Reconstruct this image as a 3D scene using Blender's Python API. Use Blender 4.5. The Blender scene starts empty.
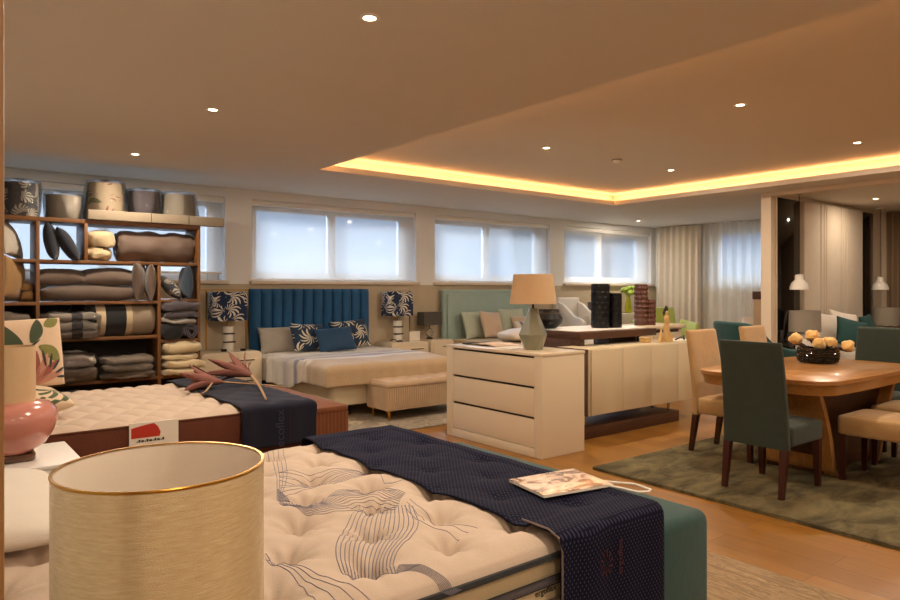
import bpy, bmesh, math, random
from mathutils import Vector, Matrix, Euler, noise
R = random.Random(7)
scene = bpy.context.scene
COL = scene.collection
PI = math.pi
rad = math.radians

# ------------------------------------------------------------------ materials
def lin(h):
    h = h.lstrip('#')
    v = [int(h[i:i+2], 16)/255 for i in (0, 2, 4)]
    return tuple(((c+.055)/1.055)**2.4 if c > .04045 else c/12.92 for c in v) + (1,)
class N:
    def __init__(s, name):
        s.m = bpy.data.materials.new(name); s.m.use_nodes = True
        s.t = s.m.node_tree; s.t.nodes.clear()
        s.out = s.n('ShaderNodeOutputMaterial')
    def n(s, typ, ins=None, **kw):
        d = s.t.nodes.new(typ)
        for k, v in kw.items(): setattr(d, k, v)
        for k, v in (ins or {}).items():
            if hasattr(v, 'is_output') or isinstance(v, bpy.types.NodeSocket): s.t.links.new(v, d.inputs[k])
            else: d.inputs[k].default_value = v
        return d
    def math(s, op, a, b=0.0, c=0.0):
        return s.n('ShaderNodeMath', {0: a, 1: b, 2: c}, operation=op).outputs[0]
    def mix(s, f, a, b):
        d = s.n('ShaderNodeMix', data_type='RGBA')
        for i, v in ((0, f), (6, a), (7, b)):
            if isinstance(v, bpy.types.NodeSocket): s.t.links.new(v, d.inputs[i])
            else: d.inputs[i].default_value = v
        return d.outputs[2]
    def coord(s, kind='Object'): return s.n('ShaderNodeTexCoord').outputs[kind]
    def mapping(s, v, scale=(1, 1, 1), rot=(0, 0, 0), loc=(0, 0, 0)):
        return s.n('ShaderNodeMapping', {'Vector': v, 'Scale': scale, 'Rotation': rot, 'Location': loc}).outputs[0]
    def noise(s, v, scale, detail=3, rough=.55, dist=0):
        return s.n('ShaderNodeTexNoise', {'Vector': v, 'Scale': scale, 'Detail': detail, 'Roughness': rough, 'Distortion': dist}).outputs[0]
    def ramp(s, f, stops, mode='LINEAR'):
        d = s.n('ShaderNodeValToRGB', {0: f}); cr = d.color_ramp; cr.interpolation = mode
        while len(cr.elements) < len(stops): cr.elements.new(.5)
        for e, (p, c) in zip(cr.elements, stops): e.position = p; e.color = c if not isinstance(c, str) else lin(c)
        return d.outputs[0]
    def bump(s, h, strength=.3, dist=.01):
        return s.n('ShaderNodeBump', {'Height': h, 'Strength': strength, 'Distance': dist}).outputs[0]
    def bsdf(s, col, rough=.6, metal=0, normal=None, **kw):
        ins = {'Base Color': col, 'Roughness': rough, 'Metallic': metal}
        if normal is not None: ins['Normal'] = normal
        ins.update({k.replace('_', ' '): v for k, v in kw.items()})
        b = s.n('ShaderNodeBsdfPrincipled', ins)
        s.t.links.new(b.outputs[0], s.out.inputs[0]); return b

def plain(name, h, rough=.6, metal=0, var=.06, vscale=6, bump=0, bscale=200, **kw):
    n = N(name); c = n.coord(); a = lin(h)
    lo = tuple(x*(1-var) for x in a[:3])+(1,); hi = tuple(min(1, x*(1+var)) for x in a[:3])+(1,)
    col = n.mix(n.noise(c, vscale), lo, hi)
    nm = n.bump(n.noise(c, bscale, 2), bump, .004) if bump else None
    n.bsdf(col, rough, metal, nm, **kw); return n.m
def fabric(name, h, var=.12, weave=260, bump=.35, sheen=.25, rough=.9, vscale=9):
    n = N(name); c = n.coord(); a = lin(h)
    lo = tuple(x*(1-var) for x in a[:3])+(1,); hi = tuple(min(1, x*(1+var)) for x in a[:3])+(1,)
    f = n.math('ADD', n.math('MULTIPLY', n.noise(c, weave, 2), .5), n.math('MULTIPLY', n.noise(c, vscale, 4), .5))
    col = n.mix(n.ramp(f, [(.3, (0, 0, 0, 1)), (.7, (1, 1, 1, 1))]), lo, hi)
    n.bsdf(col, rough, 0, n.bump(n.math('ADD', n.noise(c, weave, 2), n.math('MULTIPLY', n.noise(c, 28, 3), 1.5)), bump, .004), Sheen_Weight=sheen, Sheen_Roughness=.5)
    return n.m
def wood(name, a, b, scale=1.0, axis=0, rough=.4, **kw):
    n = N(name); c = n.coord(); sc = [9*scale]*3; sc[axis] = .8*scale
    f = n.noise(n.mapping(c, tuple(sc)), 3, 6, .6, 1.2)
    col = n.mix(n.ramp(f, [(.3, (0, 0, 0, 1)), (.7, (1, 1, 1, 1))]), lin(a), lin(b))
    n.bsdf(col, rough, 0, n.bump(f, .08, .003), **kw); return n.m
def emit(name, h, s):
    n = N(name); e = n.n('ShaderNodeEmission', {'Color': lin(h), 'Strength': s})
    n.t.links.new(e.outputs[0], n.out.inputs[0]); return n.m
def fan_pattern(name, base, leaf, scale=7, fronds=13, edge=.1, alt=None, seed=0, fill=.62, half=-.35):
    """printed palm-fan leaves: rays spreading from scattered points"""
    half_ = half
    n = N(name); c = n.mapping(n.coord(), loc=(seed*3.1, seed*1.7, seed*2.3))
    v = n.n('ShaderNodeTexVoronoi', {'Vector': c, 'Scale': scale, 'Randomness': .85})
    d = n.n('ShaderNodeVectorMath', {0: c, 1: v.outputs['Position']}, operation='SUBTRACT').outputs[0]
    x = n.n('ShaderNodeSeparateXYZ', {0: d})
    rnd = n.n('ShaderNodeSeparateColor', {0: v.outputs['Color']})
    ang = n.math('ARCTAN2', x.outputs[2], n.math('ADD', x.outputs[0], x.outputs[1]))
    bend = n.math('MULTIPLY', v.outputs['Distance'], 1.6)
    ph = n.math('ADD', n.math('MULTIPLY', n.math('ADD', ang, bend), fronds/2), n.math('MULTIPLY', rnd.outputs[0], 6))
    ray = n.math('ABSOLUTE', n.math('SINE', ph))
    thr = n.math('ADD', n.math('MULTIPLY', v.outputs['Distance'], 1.1), edge)
    m = n.math('MULTIPLY', n.math('GREATER_THAN', ray, thr), n.math('LESS_THAN', v.outputs['Distance'], fill))
    half = n.math('GREATER_THAN', n.math('SINE', n.math('ADD', ang, n.math('MULTIPLY', rnd.outputs[1], 6.28))), half_)
    m = n.math('MULTIPLY', m, half)
    lc = lin(leaf)
    if alt: lc = n.mix(n.math('GREATER_THAN', rnd.outputs[2], .5), lin(leaf), lin(alt))
    n.bsdf(n.mix(m, lin(base), lc), .85, 0, n.bump(n.noise(n.coord(), 240, 2), .25, .003), Sheen_Weight=.15)
    return n.m
def stripes(name, stops, axis=1, lo=0, hi=1, wob=.01, bump=.3, bsc=120, mode='CONSTANT', rough=.85, sheen=.2):
    n = N(name); c = n.coord(); x = n.n('ShaderNodeSeparateXYZ', {0: c}).outputs[axis]
    x = n.math('ADD', x, n.math('MULTIPLY', n.math('SUBTRACT', n.noise(c, 7, 2), .5), wob*2))
    f = n.math('DIVIDE', n.math('SUBTRACT', x, lo), hi-lo)
    col = n.ramp(f, stops, mode)
    v = n.math('ADD', n.math('MULTIPLY', n.noise(c, 90, 3), .35), .82)
    mul = n.n('ShaderNodeMix', data_type='RGBA', blend_type='MULTIPLY')
    mul.inputs[0].default_value = 1; n.t.links.new(col, mul.inputs[6]); n.t.links.new(v, mul.inputs[7])
    n.bsdf(mul.outputs[2], rough, 0, n.bump(n.noise(c, bsc, 3), bump, .006), Sheen_Weight=sheen); return n.m
def veil(name, h, transp, rough=.9, translucent=.6):
    n = N(name)
    tr = n.n('ShaderNodeBsdfTransparent', {0: (1, 1, 1, 1)})
    tl = n.n('ShaderNodeBsdfTranslucent', {0: lin(h)}); df = n.n('ShaderNodeBsdfDiffuse', {0: lin(h)})
    m1 = n.n('ShaderNodeMixShader', {0: translucent, 1: df.outputs[0], 2: tl.outputs[0]})
    m2 = n.n('ShaderNodeMixShader', {0: transp, 1: m1.outputs[0], 2: tr.outputs[0]})
    n.t.links.new(m2.outputs[0], n.out.inputs[0]); return n.m
def clear(name, tint=(1, 1, 1, 1), gloss=.12, rough=.03, bump=0):
    n = N(name); tr = n.n('ShaderNodeBsdfTransparent', {0: tint})
    ins = {'Roughness': rough}
    if bump: ins['Normal'] = n.bump(n.noise(n.coord(), 22, 4), bump, .02)
    gl = n.n('ShaderNodeBsdfGlossy', ins)
    fr = n.n('ShaderNodeFresnel', {'IOR': 1.45})
    k = n.math('ADD', n.math('MULTIPLY', fr.outputs[0], .8), gloss)
    m = n.n('ShaderNodeMixShader', {0: k, 1: tr.outputs[0], 2: gl.outputs[0]})
    n.t.links.new(m.outputs[0], n.out.inputs[0]); return n.m

M = {}
M['ceiling'] = plain('ceiling_paint', '#D6CDBF', .9, var=.02, bump=.05, bscale=60)
M['wall'] = plain('wall_paint', '#E8E8E6', .9, var=.02, bump=.05, bscale=80)
M['panel'] = fabric('wall_panel_cloth', '#C2B399', var=.06, weave=180, bump=.15, sheen=0)
M['white'] = plain('white_lacquer', '#EAE6DF', .45, var=.02)
M['jamb'] = plain('warm_white_paint', '#DCCBB4', .6, var=.02)
M['brass'] = plain('brass', '#B98A3C', .3, 1, var=.05)
M['gold'] = plain('gold_metal', '#D69A2E', .25, 1, var=.05)
M['chrome'] = plain('chrome', '#C9C4BC', .15, 1, var=.03)
M['dark_metal'] = plain('dark_metal', '#2A2725', .4, .8)
M['cream'] = plain('cream_lacquer', '#DDCCB0', .28, var=.03, vscale=2, Coat_Weight=.3)
M['cream2'] = plain('cream_door_lacquer', '#D2C2A2', .32, var=.03, vscale=2, Coat_Weight=.25)
M['shadowgap'] = plain('dark_gap', '#3A2C20', .8)
M['walnut'] = wood('walnut', '#38200F', '#57331C', 1.2, 0, .5)
M['oak'] = wood('oak_table', '#91602E', '#AD793E', 1.0, 0, .3, Coat_Weight=.25)
M['oakv'] = wood('oak_upright', '#8F6031', '#B58247', 1.0, 2, .38)
M['shelfwood'] = wood('shelf_wood', '#5E3A1A', '#845527', 1.5, 0, .5)
M['shelfwoodv'] = wood('shelf_wood_upright', '#5E3A1A', '#845527', 1.5, 2, .5)
M['mahogany'] = wood('mahogany', '#2E100A', '#47190F', 2, 2, .3)
M['post'] = wood('light_post_wood', '#7A5530', '#94693B', 1.2, 2, .5)
M['darkback'] = plain('dark_board', '#2B2019', .8)
M['blueV'] = fabric('blue_velvet', '#07507F', var=.15, weave=300, bump=.15, sheen=.15, rough=.7)
M['blueC'] = fabric('blue_cushion_velvet', '#093A5C', var=.15, sheen=.1, rough=.7)
M['sage'] = fabric('sage_cloth', '#9CB2AA', var=.08)
M['sageL'] = fabric('pale_sage_cloth', '#B4BCA8', var=.08)
M['greenV'] = fabric('grey_green_velvet', '#2B352A', var=.2, sheen=.12, vscale=14)
M['tealB'] = fabric('teal_cloth', '#20433F', var=.14, sheen=.15, vscale=6)
M['tealD'] = fabric('deep_teal_velvet', '#083F3E', var=.15, sheen=.08, rough=.7)
M['beigeS'] = fabric('tan_suede', '#AE8957', var=.12, sheen=.3, vscale=8)
M['beigeV'] = fabric('beige_velvet', '#B89C7C', var=.1, sheen=.15)
M['lime'] = fabric('lime_cloth', '#BAC565', var=.1)
M['navy'] = fabric('navy_cloth', '#090C24', var=.2, sheen=.03, weave=200)
M['taupe'] = fabric('taupe_satin', '#675347', var=.12, bump=.3, sheen=.3, rough=.65)
M['taupeD'] = fabric('dark_taupe', '#65554A', var=.14, sheen=.2)
M['brownG'] = fabric('grey_brown', '#77685A', var=.25, vscale=20)
M['darknavy'] = fabric('midnight_cloth', '#1C1E2A', var=.15)
M['bluegrey'] = fabric('slate_velvet', '#2C3B4C', var=.15)
M['black'] = fabric('black_cloth', '#131214', var=.2)
M['charcoal'] = fabric('charcoal_cloth', '#4A4348', var=.15)
M['greyP'] = fabric('grey_linen', '#9C9489', var=.1)
M['greyL'] = fabric('light_grey_linen', '#B8AFA2', var=.1)
M['creamF'] = fabric('cream_cotton', '#C4AF8A', var=.08, weave=180)
M['creamW'] = fabric('white_cotton', '#E4D8CA', var=.05)
M['mattressW'] = fabric('mattress_ticking', '#C6B09C', var=.04, weave=220, bump=.25, sheen=.05)
M['taupeL'] = fabric('pale_taupe_cloth', '#8F806C', var=.05)
M['goldF'] = fabric('gold_cloth', '#97713F', var=.15, sheen=.3, rough=.6)
M['pinkC'] = fabric('rose_cloth', '#C6AC94', var=.1)
M['lampbeige'] = fabric('beige_shade_cloth', '#CFB089', var=.05, weave=320, bump=.15, sheen=0)
M['lampgrey'] = fabric('grey_shade_cloth', '#8E8577', var=.08, weave=220, bump=.2, sheen=0)
M['lampdark'] = fabric('dark_shade_cloth', '#4A4640', var=.08)
M['lampwhite'] = fabric('white_shade_cloth', '#EADCCB', var=.02, bump=.04)
M['brownB'] = fabric('chestnut_cloth', '#5F301B', var=.12, sheen=.03)
M['brownBench'] = fabric('russet_pleated_cloth', '#774527', var=.12, sheen=.05)
M['palm'] = fan_pattern('palm_print_navy', '#11284A', '#D8D2C4', 6, 11, .28, seed=1, fill=.8, half=-.7)
M['palm2'] = fan_pattern('palm_print_cushion', '#102C45', '#CFC5AE', 5.5, 11, .3, seed=2, fill=.8, half=-.7)
M['leafgrey'] = fan_pattern('leaf_print_grey', '#35343A', '#A89F92', 8, 13, .1, seed=3)
M['leafgreen'] = fan_pattern('leaf_print_green', '#A08D74', '#5C5B3C', 6, 9, .35, alt='#77473C', seed=4)
M['floral'] = fan_pattern('protea_print', '#DDC3A4', '#4C5538', 4.4, 9, .12, alt='#A65A4C', seed=6, fill=.75)
M['plastic'] = clear('plastic_film', gloss=.03, rough=.08, bump=1.0)
M['glass'] = clear('window_glass', gloss=.0)
M['blind'] = veil('blind_mesh', '#FBF3E4', .62, translucent=.85)
M['sheer'] = veil('sheer_voile', '#F3EDE0', .36, translucent=.55)
M['drape'] = fabric('beige_drape', '#DCD3C4', var=.05, bump=.2, sheen=.05)
M['drapeB'] = fabric('brown_drape', '#8B745A', var=.06, bump=.2, sheen=.1)
M['ceramicW'] = plain('white_ceramic', '#E5DFD4', .25, var=.02)
M['brownband'] = plain('dark_brown_glaze', '#40281C', .3)
M['pinkglaze'] = plain('pink_glaze', '#CB8677', .18, var=.04, Coat_Weight=.5)
M['acrylic'] = plain('brown_acrylic', '#5B3A28', .08, var=.1, Coat_Weight=.6)
M['faceted'] = plain('grey_green_glaze', '#7C7D69', .3, var=.08, vscale=14, Coat_Weight=.4)
M['blackglaze'] = plain('black_glaze', '#050509', .4, var=.2, Specular_IOR_Level=.35)
M['brownglaze'] = plain('brown_glaze', '#5A3226', .3, var=.12, Coat_Weight=.4)
M['bowlglass'] = plain('black_cut_glass', '#060405', .12, var=.2, Specular_IOR_Level=.45)
M['silver'] = plain('grey_carved_resin', '#76747A', .35, .5)
M['limeglass'] = plain('lime_glass', '#B7BE17', .15, Coat_Weight=.5)
M['limeflower'] = fabric('green_blossom', '#9DB43A', var=.3, vscale=60, bump=1)
M['peach'] = fabric('straw_yellow_bloom', '#DDB26C', var=.12, vscale=50, bump=.8)
M['darkstem'] = plain('dark_stem', '#2B1A12', .7)
M['dryleaf'] = plain('dried_leaf', '#865449', .75, var=.25, vscale=18, bump=.4, bscale=40)
M['drystem'] = plain('dried_stem', '#A98461', .8)
M['figure'] = plain('carved_pale_wood', '#C6A268', .5, var=.12, vscale=30)
M['paper'] = plain('paper', '#E8DFD0', .5, var=.02)
M['red'] = plain('red_print', '#B8311F', .5)
M['ink'] = plain('dark_ink', '#2A2620', .6)
M['inkgrey'] = plain('grey_embroidery', '#7A7480', .7)
M['runnerink'] = plain('runner_print', '#30344E', .8)
M['runnerred'] = plain('maroon_print', '#3A0F17', .8)
M['darkglass'] = plain('smoked_glass', '#0E0C0B', .06, var=.1)
M['quiltpanel'] = fabric('ivory_padded_panel', '#C8B6A0', var=.05, weave=120, bump=.2)
M['blackshade'] = plain('black_resin', '#18171C', .3)

# floor planks running along Y
n = N('oak_plank_floor'); c = n.coord()
mp = n.mapping(c, rot=(0, 0, PI/2))
bt = n.n('ShaderNodeTexBrick', {'Vector': mp, 'Color1': lin('#A77532'), 'Color2': lin('#946428'), 'Mortar': lin('#5E3F1C'), 'Scale': 1.0, 'Mortar Size': .0015, 'Brick Width': 1.5, 'Row Height': .19, 'Bias': 0.0})
bt.offset = .37
gr = n.noise(n.mapping(c, (22, 1.3, 22)), 3, 6, .6, .8)
mul = n.n('ShaderNodeMix', data_type='RGBA', blend_type='MULTIPLY'); mul.inputs[0].default_value = 1
n.t.links.new(bt.outputs[0], mul.inputs[6]); n.t.links.new(n.ramp(gr, [(.25, (.62, .6, .58, 1)), (.7, (1.05, 1.05, 1.05, 1))]), mul.inputs[7])
n.bsdf(mul.outputs[2], n.math('ADD', n.math('MULTIPLY', gr, .15), .27), 0, n.bump(n.math('ADD', gr, n.math('MULTIPLY', bt.outputs[1], -2)), .08, .003))
M['floor'] = n.m
# mottled olive shag rug
n = N('olive_shag'); c = n.coord()
f = n.noise(n.mapping(c, (1.1, 2.6, 1)), 2.2, 6, .65, .6)
g = n.noise(c, 160, 2)
col = n.mix(n.ramp(f, [(.38, (0, 0, 0, 1)), (.62, (1, 1, 1, 1))]), lin('#544A2E'), lin('#95865A'))
n.bsdf(n.mix(n.math('MULTIPLY', g, .45), col, lin('#3A321E')), .95, 0, n.bump(g, .9, .02)); M['rugolive'] = n.m
n = N('weathered_beige_rug'); c = n.coord()
f = n.noise(n.mapping(c, (9, 1.2, 1)), 3, 8, .7, 1.0)
col = n.ramp(f, [(.3, '#5F4A37'), (.46, '#A88B66'), (.55, '#7E6549'), (.62, '#B0946C'), (.78, '#C4A981')])
n.bsdf(col, .95, 0, n.bump(n.noise(c, 200, 2), .5, .008)); M['rugbeige'] = n.m
n = N('faded_grey_rug'); c = n.coord()
v = n.n('ShaderNodeTexVoronoi', {'Vector': c, 'Scale': 5.0})
f = n.math('ADD', n.math('MULTIPLY', n.noise(c, 5, 6, .7, 1), .7), n.math('MULTIPLY', v.outputs[0], .4))
col = n.ramp(f, [(.3, '#6D6A62'), (.5, '#A79A86'), (.6, '#8A7F70'), (.75, '#BFB097')])
n.bsdf(col, .95, 0, n.bump(n.noise(c, 200, 2), .5, .008)); M['ruggrey'] = n.m
# dotted navy runner
n = N('dotted_navy_runner'); c = n.coord(); x = n.n('ShaderNodeSeparateXYZ', {0: c})
zz = n.math('ADD', x.outputs[1], n.math('MULTIPLY', x.outputs[2], -1))
a = n.math('SINE', n.math('MULTIPLY', x.outputs[0], 2*PI/.016)); b = n.math('SINE', n.math('MULTIPLY', zz, 2*PI/.022))
m = n.math('GREATER_THAN', n.math('MULTIPLY', a, b), .5)
col = n.mix(m, lin('#090A1E'), lin('#38364F'))
n.bsdf(col, .85, 0, n.bump(n.noise(c, 200, 2), .3, .004), Sheen_Weight=.0, Specular_IOR_Level=.15); M['runner'] = n.m
# champagne silk shade: fine horizontal slub threads + soft vertical lustre
n = N('champagne_silk'); c = n.coord()
ang = n.n('ShaderNodeSeparateXYZ', {0: c})
th = n.math('ARCTAN2', ang.outputs[1], ang.outputs[0])
cv = n.n('ShaderNodeCombineXYZ', {0: n.math('MULTIPLY', th, 5), 1: n.math('MULTIPLY', ang.outputs[2], 260), 2: 0.0}).outputs[0]
sl = n.noise(cv, 1.0, 4, .7)
fine = n.noise(n.n('ShaderNodeCombineXYZ', {0: n.math('MULTIPLY', th, 60), 1: n.math('MULTIPLY', ang.outputs[2], 900), 2: 0.0}).outputs[0], 1.0, 2)
col = n.mix(n.ramp(sl, [(.3, (0, 0, 0, 1)), (.7, (1, 1, 1, 1))]), lin('#CDB388'), lin('#E6D2A8'))
tg = n.n('ShaderNodeTangent', direction_type='RADIAL', axis='Z').outputs[0]
n.bsdf(col, .27, .4, n.bump(n.math('ADD', sl, fine), .35, .0015), Anisotropic=.85, Anisotropic_Rotation=.25, Tangent=tg); M['silk'] = n.m
# checked pleat for striped cushion etc.
M['zebra'] = stripes('striped_cushion', [(0, '#D8CDBC'), (.15, '#6F6672'), (.3, '#CFC3B0'), (.42, '#8D8078'), (.55, '#DDD2C0'), (.7, '#645C68'), (.82, '#CBBFAD')], 0, -.22, .22)
M['spread'] = stripes('banded_bedspread', [(0, '#B39A78'), (.22, '#AB9272'), (.25, '#CDC0AE'), (.33, '#C9BDAD'), (.345, '#85808C'), (.39, '#8D8890'), (.41, '#CFC5B8'), (.50, '#A9A3A2'), (.56, '#CBC4BA'), (.66, '#DBD4C9'), (.8, '#D2CBC1')], 1, 6.3, 8.15, .015, bump=.6, bsc=45, mode='LINEAR')
M['rollband'] = stripes('black_cream_roll', [(0, '#141316'), (.15, '#C2AE8E'), (.27, '#151417'), (.55, '#B9A585'), (.63, '#8B7A66')], 0, -.34, .34, .004)
M['bagband'] = stripes('grey_quilt_band', [(0, '#877C71'), (.48, '#221F28'), (.66, '#837A70')], 0, -.26, .26, .006)

# ------------------------------------------------------------------ mesh helpers
class MB:
    def __init__(s): s.bm = bmesh.new()
    def _merge(s, b):
        me = bpy.data.meshes.new('t'); b.to_mesh(me); b.free(); s.bm.from_mesh(me); bpy.data.meshes.remove(me)
    def box(s, x0, x1, y0, y1, z0, z1, bev=0, seg=2):
        b = bmesh.new(); bmesh.ops.create_cube(b, size=1)
        for v in b.verts: v.co = Vector(((x0+x1)/2+v.co.x*(x1-x0), (y0+y1)/2+v.co.y*(y1-y0), (z0+z1)/2+v.co.z*(z1-z0)))
        if bev: bmesh.ops.bevel(b, geom=b.edges[:], offset=bev, segments=seg, profile=.5, affect='EDGES')
        s._merge(b); return s
    def vbox(s, x0, x1, y0, y1, z0, z1, r, bev=.01, seg=6):
        """box with rounded vertical corners"""
        o = []
        for cx, cy, a0 in ((x1-r, y1-r, 0), (x0+r, y1-r, 90), (x0+r, y0+r, 180), (x1-r, y0+r, 270)):
            for i in range(seg+1):
                a = rad(a0+90*i/seg); o.append((cx+r*math.cos(a), cy+r*math.sin(a)))
        return s.prism(o, z0, z1, 2, bev)
    def prism(s, out, a, b, axis=2, bev=0):
        bm = bmesh.new()
        def p(u, v, w): return ((u, v, w), (u, w, v), (w, u, v))[{2: 0, 1: 1, 0: 2}[axis]]
        lo = [bm.verts.new(p(u, v, a)) for u, v in out]; hi = [bm.verts.new(p(u, v, b)) for u, v in out]
        k = len(out); f0 = bm.faces.new(lo); f1 = bm.faces.new(hi)
        for i in range(k): bm.faces.new((lo[i], lo[(i+1) % k], hi[(i+1) % k], hi[i]))
        bmesh.ops.recalc_face_normals(bm, faces=bm.faces[:])
        if bev:
            es = [e for f in (f0, f1) for e in f.edges]
            bmesh.ops.bevel(bm, geom=list(set(es)), offset=bev, segments=2, profile=.5, affect='EDGES')
        s._merge(bm); return s
    def grid(s, fn, nu, nv, cu=False, cv=False):
        vs = [[s.bm.verts.new(fn(i/(nu if cu else nu), j/nv)) for j in range(nv if cv else nv+1)] for i in range(nu if cu else nu+1)]
        a = len(vs); b = len(vs[0])
        for i in range(nu):
            for j in range(nv):
                s.bm.faces.new((vs[i][j], vs[(i+1) % a][j], vs[(i+1) % a][(j+1) % b], vs[i][(j+1) % b]))
        return s
    def lathe(s, prof, cx=0, cy=0, seg=32, rf=None):
        rings = []
        for r, z in prof:
            ring = []
            for i in range(seg):
                a = 2*PI*i/seg; q = r*(rf(a, z) if rf else 1)
                ring.append(s.bm.verts.new((cx+q*math.cos(a), cy+q*math.sin(a), z)))
            rings.append(ring)
        for A, B in zip(rings, rings[1:]):
            for i in range(seg): s.bm.faces.new((A[i], A[(i+1) % seg], B[(i+1) % seg], B[i]))
        for ring, (r, z), fl in ((rings[0], prof[0], 1), (rings[-1], prof[-1], 0)):
            if r > 1e-4 and prof[0] != prof[-1]:
                s.bm.faces.new(ring[::-1] if fl else ring)
        return s
    def cyl(s, cx, cy, z0, z1, r, r1=None, seg=24): return s.lathe([(r, z0), (r if r1 is None else r1, z1)], cx, cy, seg)
    def tube(s, pts, r, seg=8, caps=True):
        pts = [Vector(p) for p in pts]; rings = []; k = len(pts); up = Vector((.13, .21, .97))
        for i, p in enumerate(pts):
            t = (pts[min(i+1, k-1)]-pts[max(i-1, 0)]).normalized()
            a = t.cross(up)
            if a.length < .05: a = t.cross(Vector((1, 0, 0)))
            a.normalize(); b = t.cross(a); rr = r[i] if isinstance(r, (list, tuple)) else r
            rings.append([s.bm.verts.new(p+rr*(math.cos(2*PI*j/seg)*a+math.sin(2*PI*j/seg)*b)) for j in range(seg)])
        for A, B in zip(rings, rings[1:]):
            for j in range(seg): s.bm.faces.new((A[j], A[(j+1) % seg], B[(j+1) % seg], B[j]))
        if caps: s.bm.faces.new(rings[0][::-1]); s.bm.faces.new(rings[-1])
        return s
    def blob(s, c, h, e=.6, ez=None, nz=0, nsc=6, nu=28, nv=18, seed=0):
        """superellipsoid with noise: soft bundles, bags"""
        ez = e if ez is None else ez
        def sp(x, p): return math.copysign(abs(x)**p, x)
        def f(u, v):
            a = 2*PI*u; b = PI*(min(max(v, .002), .998)-.5)
            p = Vector((h[0]*sp(math.cos(b), ez)*sp(math.cos(a), e), h[1]*sp(math.cos(b), ez)*sp(math.sin(a), e), h[2]*sp(math.sin(b), ez)))
            if nz:
                q = noise.noise_vector(Vector((p.x+seed*5.3, p.y+seed, p.z))*nsc)
                p += q*nz+noise.noise_vector(Vector((p.x-seed*2.1, p.y+seed*3.3, p.z))*nsc*2.7)*nz*.45
            return Vector(c)+p
        s.grid(f, nu, nv, cu=True); return s
    def add(s, other, mtx):
        me = bpy.data.meshes.new('t'); other.bm.to_mesh(me); me.transform(mtx); s.bm.from_mesh(me); bpy.data.meshes.remove(me); return s

def setp(o, label=None, cat=None, group=None, kind=None):
    for k, v in (('label', label), ('category', cat), ('group', group), ('kind', kind)):
        if v: o[k] = v
    return o
def empty(name, loc, label=None, cat=None, group=None, rz=0):
    o = bpy.data.objects.new(name, None); o.empty_display_size = .1; COL.objects.link(o)
    o.location = loc; o.rotation_euler = (0, 0, rz); return setp(o, label, cat, group)
def origin_of(p):
    v = Vector((0, 0, 0))
    while p is not None: v += p.location; p = p.parent
    return v
def build(name, mb, mat, parent=None, label=None, cat=None, group=None, kind=None, ang=38, mats=None, recenter=True):
    me = bpy.data.meshes.new(name); bm = mb.bm
    bmesh.ops.recalc_face_normals(bm, faces=bm.faces[:]) if not getattr(mb, 'open', False) else None
    bm.to_mesh(me); bm.free()
    for m in (mats or [mat]): me.materials.append(M[m] if isinstance(m, str) else m)
    for p in me.polygons: p.use_smooth = True
    me.set_sharp_from_angle(angle=rad(ang))
    o = bpy.data.objects.new(name, me); COL.objects.link(o)
    if parent is not None:
        me.transform(Matrix.Translation(-origin_of(parent))); o.parent = parent
    elif kind != 'structure' and recenter:
        xs = [v.co for v in me.vertices]
        c = Vector(((min(v.x for v in xs)+max(v.x for v in xs))/2, (min(v.y for v in xs)+max(v.y for v in xs))/2, min(v.z for v in xs)))
        me.transform(Matrix.Translation(-c)); o.location = c
    return setp(o, label, cat, group, kind)
def dup(o, loc=None, rz=None, label=None, parent=None):
    c = o.copy(); COL.objects.link(c); c.parent = parent
    if loc is not None: c.location = loc
    if rz is not None: c.rotation_euler = (0, 0, rz)
    if label: c['label'] = label
    for ch in list(o.children): dup(ch, parent=c)
    return c
def mat_all(o, a, b):
    """give a copy its own meshes with material a replaced by b"""
    for x in [o]+list(o.children):
        if x.type == 'MESH' and a in [m for m in x.data.materials]:
            x.data = x.data.copy()
            for i, m in enumerate(x.data.materials):
                if m == a: x.data.materials[i] = b
def solid(o, t, off=0):
    m = o.modifiers.new('thickness', 'SOLIDIFY'); m.thickness = t; m.offset = off; return o
def nz(x, y, z=0, s=1.0): return noise.noise(Vector((x, y, z))*s)

def cushion_mb(w, h, t, seed=0, ear=.07, wr=.006, n=22):
    mb = MB(); vs = {}
    for side in (1, -1):
        for i in range(n+1):
            for j in range(n+1):
                edge = i in (0, n) or j in (0, n)
                if edge and side == -1: vs[(-1, i, j)] = vs[(1, i, j)]; continue
                u = math.sin(PI/2*(2*i/n-1)); v = math.sin(PI/2*(2*j/n-1))
                x = w/2*u*(1-ear*(1-v*v)); z = h/2*v*(1-ear*(1-u*u))
                th = t/2*(max(0, (1-u*u))*max(0, (1-v*v)))**.42
                k = nz(x*9+seed*7.7, z*9, side, 1)*wr*(1 if th > .01 else .2)
                vs[(side, i, j)] = mb.bm.verts.new((x, side*-(th+k), z))
    for side in (1, -1):
        for i in range(n):
            for j in range(n):
                q = [vs[(side, i, j)], vs[(side, i+1, j)], vs[(side, i+1, j+1)], vs[(side, i, j+1)]]
                mb.bm.faces.new(q if side == 1 else q[::-1])
    return mb
_seed = [0]
def cushion(label, base, w, h, t, mat, rx=-15, ry=0, rz=0, group=None, name='cushion', cat='cushion', ear=.07, wr=.006):
    """base = (x, y, support z); the cushion is dropped until its lowest point meets the support"""
    _seed[0] += 1
    o = build(name, cushion_mb(w, h, t, _seed[0], ear, wr), mat, None, label, cat, group, recenter=False)
    o.rotation_euler = (rad(rx), rad(ry), rad(rz))
    mt = o.rotation_euler.to_matrix(); lo = min((mt @ v.co).z for v in o.data.vertices)
    o.location = (base[0], base[1], base[2]-lo-.002)
    return o
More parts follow.
